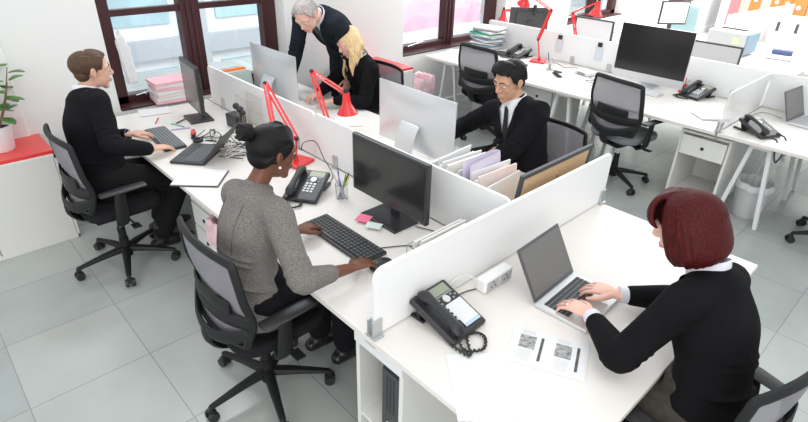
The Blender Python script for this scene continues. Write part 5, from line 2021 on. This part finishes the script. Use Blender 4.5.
# ---- woman in grey jacket
P2 = person(dict(
    label='woman in a grey tweed jacket, her black hair in a bun, typing', female=True,
    hip=(-1.91, 0.87, 0.625), neck=(-1.965, 0.975, 1.125), head=(-1.955, 1.065, 1.275), face=(0.06, 1, -0.22), fwd=(0, 1, 0),
    wristR=(-1.595, 1.20, 0.797), wristL=(-2.02, 1.195, 0.797), poleR=(0.6, -0.8, -0.5), poleL=(-0.7, -0.4, -0.7),
    handdirR=(-.02, 1, -0.10), handdirL=(-.22, 1, -0.12), ankleL=(-2.0, 1.27, 0.11), ankleR=(-1.82, 1.32, 0.11), bow=-.03, shw=.165, shrug=.06,
    skin=SKIN_D, hair=HAIR_BK, lips=LIPD, shirt=None, jacket=TWEED, jacket_name='tweed_jacket', trousers=SUITB, sleeve=.56, inf=.017, folds=4, k=1.06))
H, k = P2['H'], P2['k']
m = MB()
m.sphere(H(0, -.012 * k, .036 * k), (.082 * k, .101 * k, .087 * k), H.rot(), 28, 18)
for s in (-1, 1):
    for j in range(8):
        m.loft([H(s * (.012 + .007 * j) * k, (.074 - .0035 * j) * k, (.088 - .004 * j) * k), H(s * (.03 + .006 * j) * k, .02 * k, (.118 - .006 * j) * k), H(s * .02 * k, -.09 * k, .07 * k)], [.006 * k, .011 * k, .010 * k], n=7)
m.sphere(H(0, -.05 * k, -.01 * k), (.064 * k, .052 * k, .055 * k), H.rot(), 20, 14)
for s in (-1, 1):
    m.loft([H(s * .068 * k, .030 * k, .045 * k), H(s * .074 * k, .0 * k, .030 * k), H(s * .060 * k, -.05 * k, -.02 * k)], [.012 * k, .012 * k, .014 * k], n=8)
P2['fin'](m, 'hair', HAIR_BK, .004, 7)
m = MB()
m.sphere(H(0, -.125 * k, .088 * k), (.032 * k, .029 * k, .032 * k), H.rot(), 18, 12)
for j in range(9):
    a = j * .7
    m.loft([H(.028 * k * math.cos(a + t * .5), (-.125 + .020 * math.sin(t * 1.1)) * k, (.088 + .028 * math.sin(a + t * .5)) * k) for t in range(5)], [.009 * k] * 5, n=7)
P2['fin'](m, 'hair_bun', HAIR_BK, .004, 2)
for s in (-1, 1):
    m = MB().sphere(H(s * .081 * k, -.002 * k, -.036 * k), .0058 * k)
    P2['fin'](m, 'pearl_earring', PEARL, remesh=False)
m = MB()
cr = .052 * 1.06
pts = []
for j in range(13):
    a = 2 * PI * j / 12
    pts.append(P2['neck'] + P2['tup'] * (.018 - .014 * (1 + math.cos(a)) / 2 * 1.4) + P2['r'] * math.sin(a) * (cr + .014) + P2['f'] * math.cos(a) * (cr + .014))
m.loft(pts + [pts[1]], [(.015, .006)] * 14, side=P2['tup'], n=8)
P2['fin'](m, 'collar', TWEED, remesh=False)
# jacket seams
for s in (-1, 1):
    m = MB()
    pts = []
    for j in range(8):
        b = -.04 - .055 * j
        o_ = P2['neck'] + P2['r'] * s * (.075 - .003 * j) + P2['tup'] * b - P2['f'] * .5
        h = P2['jb'].ray_cast(o_, P2['f'])
        if h[0] is not None:
            pts.append(h[0] - P2['f'] * .0005)
    m.loft(pts, [.0018] * len(pts), n=6)
    P2['fin'](m, 'seam', mat('tweed_seam', (0.10, 0.09, 0.08), 0.95), remesh=False)

# ---- dark-haired man
P3 = person(dict(
    label='dark-haired man in a black suit and tie behind the second silver computer',
    hip=(-1.86, 2.91, 0.625), neck=(-1.99, 2.875, 1.13), head=(-2.02, 2.825, 1.272), face=(-0.10, -1, -0.30), fwd=(-0.12, -1, 0),
    wristR=(-2.42, 2.66, 0.80), wristL=(-2.10, 2.60, 0.80), poleR=(-0.8, 0.3, -0.5), poleL=(0.9, 0.2, -0.5),
    handdirR=(.35, -1, -0.1), handdirL=(-.35, -1, -0.1), ankleL=(-1.86, 2.62, 0.11), ankleR=(-2.08, 2.60, 0.11), bow=-.02, shrug=.055, shw=.188,
    skin=SKIN_M, hair=HAIR_BK, lips=LIPM, shirt=SHIRT, jacket=SUITB, trousers=TROUS, tie=TIEB, vneck=(.33, .078), buttons=1))
cap_hair(P3, HAIR_BK, size=(.083, .098, .087), shift=(-.028, .038), side=1.2, front=1.12, vol=1.35)

# ---- blonde woman
P4 = person(dict(
    label='blonde woman with long wavy hair and black jacket, looking down at her desk', female=True,
    hip=(-3.66, 3.00, 0.61), neck=(-3.68, 2.93, 1.09), head=(-3.735, 2.865, 1.225), face=(-0.15, -1, -0.55), fwd=(-0.1, -1, 0),
    wristR=(-3.86, 2.61, 0.797), wristL=(-3.62, 2.60, 0.797), poleR=(-0.8, 0.3, -0.5), poleL=(0.8, 0.3, -0.5),
    handdirR=(.2, -1, -0.1), handdirL=(-.35, -1, -0.1), ankleL=(-3.56, 2.66, 0.11), ankleR=(-3.78, 2.66, 0.11), bow=-.02,
    skin=SKIN_P, hair=HAIR_BL, lips=LIPP, shirt=mat('grey_top', (0.45, 0.46, 0.47), 0.8), cuffs=False, jacket=KNIT, trousers=TROUS, vneck=(.22, .05), k=1.03))
H, k = P4['H'], P4['k']
m = MB()
m.sphere(H(0, -.018 * k, .040 * k), (.082 * k, .098 * k, .086 * k), H.rot(), 26, 16)
m.sphere(H(0, -.055 * k, -.02 * k), (.070 * k, .045 * k, .07 * k), H.rot(), 20, 14)
random.seed(9)
dn = Vector((0, 0, -1))
for j in range(54):
    a = -2.42 + 4.84 * j / 53          # round the back from one temple to the other
    sx, sy = math.sin(a), -math.cos(a)
    p0 = H(sx * .020 * k, (.015 + sy * .02) * k, .122 * k)
    p1 = H(sx * .076 * k, (-.014 + sy * .072) * k, .062 * k)
    p2 = H(sx * .092 * k, (-.014 + sy * .082) * k, -.01 * k)
    L = .22 + .04 * math.sin(j * 2.3) + (.06 if abs(a) > 1.1 else 0)
    side_ = H.r * sx + H.f * sy
    wv = random.uniform(0, 6)
    pts = [p0, p1, p2]
    for t in range(1, 8):
        f_ = t / 7
        pts.append(p2 + dn * L * f_ * 1.05 + H.f * (-.02 * f_) + side_ * (.012 * math.sin(f_ * 9 + wv) + .010 - .03 * f_ * (abs(a) < 1.2)) + H.r * .010 * math.cos(f_ * 8 + wv) + Vector((0, 0.03 * f_, 0)))
    m.loft(pts, [.010 * k, .013 * k, .013 * k] + [.012 * k] * 4 + [.011 * k, .008 * k, .003 * k], n=7, sub=3)
P4['fin'](m, 'hair', HAIR_BL, .0042, 1)

# ---- grey-haired man standing, bending over
P5 = person(dict(
    label='older grey-haired man in a dark suit bending over the desk beside the blonde woman',
    hip=(-4.10, 3.13, 1.00), neck=(-3.93, 2.69, 1.425), head=(-3.82, 2.51, 1.462), face=(0.35, -0.75, -0.75), head_up=(0.1, -.5, 1), fwd=(0.15, -1, 0),
    wristR=(-4.16, 2.50, 0.80), wristL=(-3.90, 2.98, 0.86), poleR=(-0.6, 0.7, 0.1), poleL=(0.6, 0.5, -0.2),
    handdirR=(.1, -1, -0.3), handnR=(0, -.3, 1), handdirL=(0.1, -.5, -1), handnL=(1, 0, 0), ankleL=(-4.0, 3.20, 0.10), ankleR=(-4.22, 3.16, 0.10), knee=(0.1, -1, 0), bow=-.05,
    shrug=.05, shw=.19,
    skin=SKIN_P, hair=HAIR_GR, lips=LIPM, shirt=SHIRT, jacket=SUITN, trousers=SUITN, tie=TIEG, vneck=(.36, .060), folds=3))
cap_hair(P5, HAIR_GR, size=(.080, .098, .085), shift=(-.026, .034), front=.8, vol=.8)

# ---- red-haired woman in the foreground
P6 = person(dict(
    label='woman with a dark red bob and black cardigan typing on the silver laptop', female=True,
    hip=(-0.235, 1.765, 0.61), neck=(-0.385, 1.86, 1.115), head=(-0.490, 1.835, 1.262), face=(-1, -0.06, -0.42), fwd=(-1, 0.06, 0),
    wristR=(-0.695, 1.935, 0.800), wristL=(-0.700, 1.725, 0.800), poleR=(0.3, 0.8, -0.5), poleL=(0.35, -0.8, -0.5),
    handdirR=(-1, -.16, -0.10), handdirL=(-1, .12, -0.10), ankleL=(-0.62, 1.68, 0.11), ankleR=(-0.62, 1.90, 0.11), bow=-.035, shw=.160, shrug=.06,
    skin=SKIN_P, hair=HAIR_RD, lips=LIPP, shirt=mat('lilac_white_shirt', (0.70, 0.70, 0.76), 0.8, bump=(40, 0.15)), jacket=KNIT, jacket_name='cardigan', trousers=TROUSB,
    vneck=(.14, .060), sleeve=.78, hand=1.0, voxel=.0036, folds=4, k=1.06, curl=.42))
H, k = P6['H'], P6['k']
m = MB()
m.sphere(H(0, -.020 * k, .038 * k), (.090 * k, .104 * k, .092 * k), H.rot(), 30, 18)
m.sphere(H(0, -.045 * k, -.03 * k), (.082 * k, .062 * k, .085 * k), H.rot(), 24, 16)
random.seed(12)
for j in range(86):
    a = -2.15 + 4.30 * j / 85
    sx, sy = math.sin(a), -math.cos(a)
    q = random.uniform(-1, 1) * .003
    pts = [H(sx * .018 * k, (.010 + sy * .018) * k, .128 * k),
           H(sx * .070 * k, (-.010 + sy * .070) * k, .098 * k),
           H(sx * (.097 + q) * k, (-.014 + sy * .096) * k, .035 * k),
           H(sx * (.104 + q) * k, (-.016 + sy * .102) * k, -.035 * k),
           H(sx * (.100 + q) * k, (-.016 + sy * .096) * k, -.075 * k),
           H(sx * (.085 + q) * k, (-.014 + sy * .082) * k, -.102 * k + random.uniform(-.004, .004))]
    m.loft(pts, [.008 * k, .0095 * k, .0095 * k, .0095 * k, .009 * k, .005 * k], n=7, sub=4)
for j in range(26):                       # fringe
    u = -1 + 2 * j / 25
    pts = [H(u * .018 * k, .012 * k, .128 * k), H(u * .052 * k, .062 * k, .116 * k), H(u * .074 * k, (.100 - .022 * u * u) * k, .078 * k),
           H(u * .080 * k, (.104 - .03 * u * u) * k, .046 * k), H(u * .078 * k, (.094 - .03 * u * u) * k, .030 * k)]
    m.loft(pts, [.009 * k, .011 * k, .011 * k, .009 * k, .004 * k], n=7, sub=4)
P6['fin'](m, 'hair', HAIR_RD, .0036, 1)
m = MB()
ws = P6['arms']['L'][2]
hd = Vector((-1, .12, -.10)).normalized()
P6['fin'](MB().lathe([(.0105, -.0025), (.0118, 0), (.0105, .0025), (.0095, 0), (.0105, -.0025)]).xf(
    Matrix.Translation(ws + hd * .108 * k * .93 + Vector((0, -.0115, .001))) @ hd.to_track_quat('Z', 'Y').to_matrix().to_4x4()), 'ring', CHROME, remesh=False)
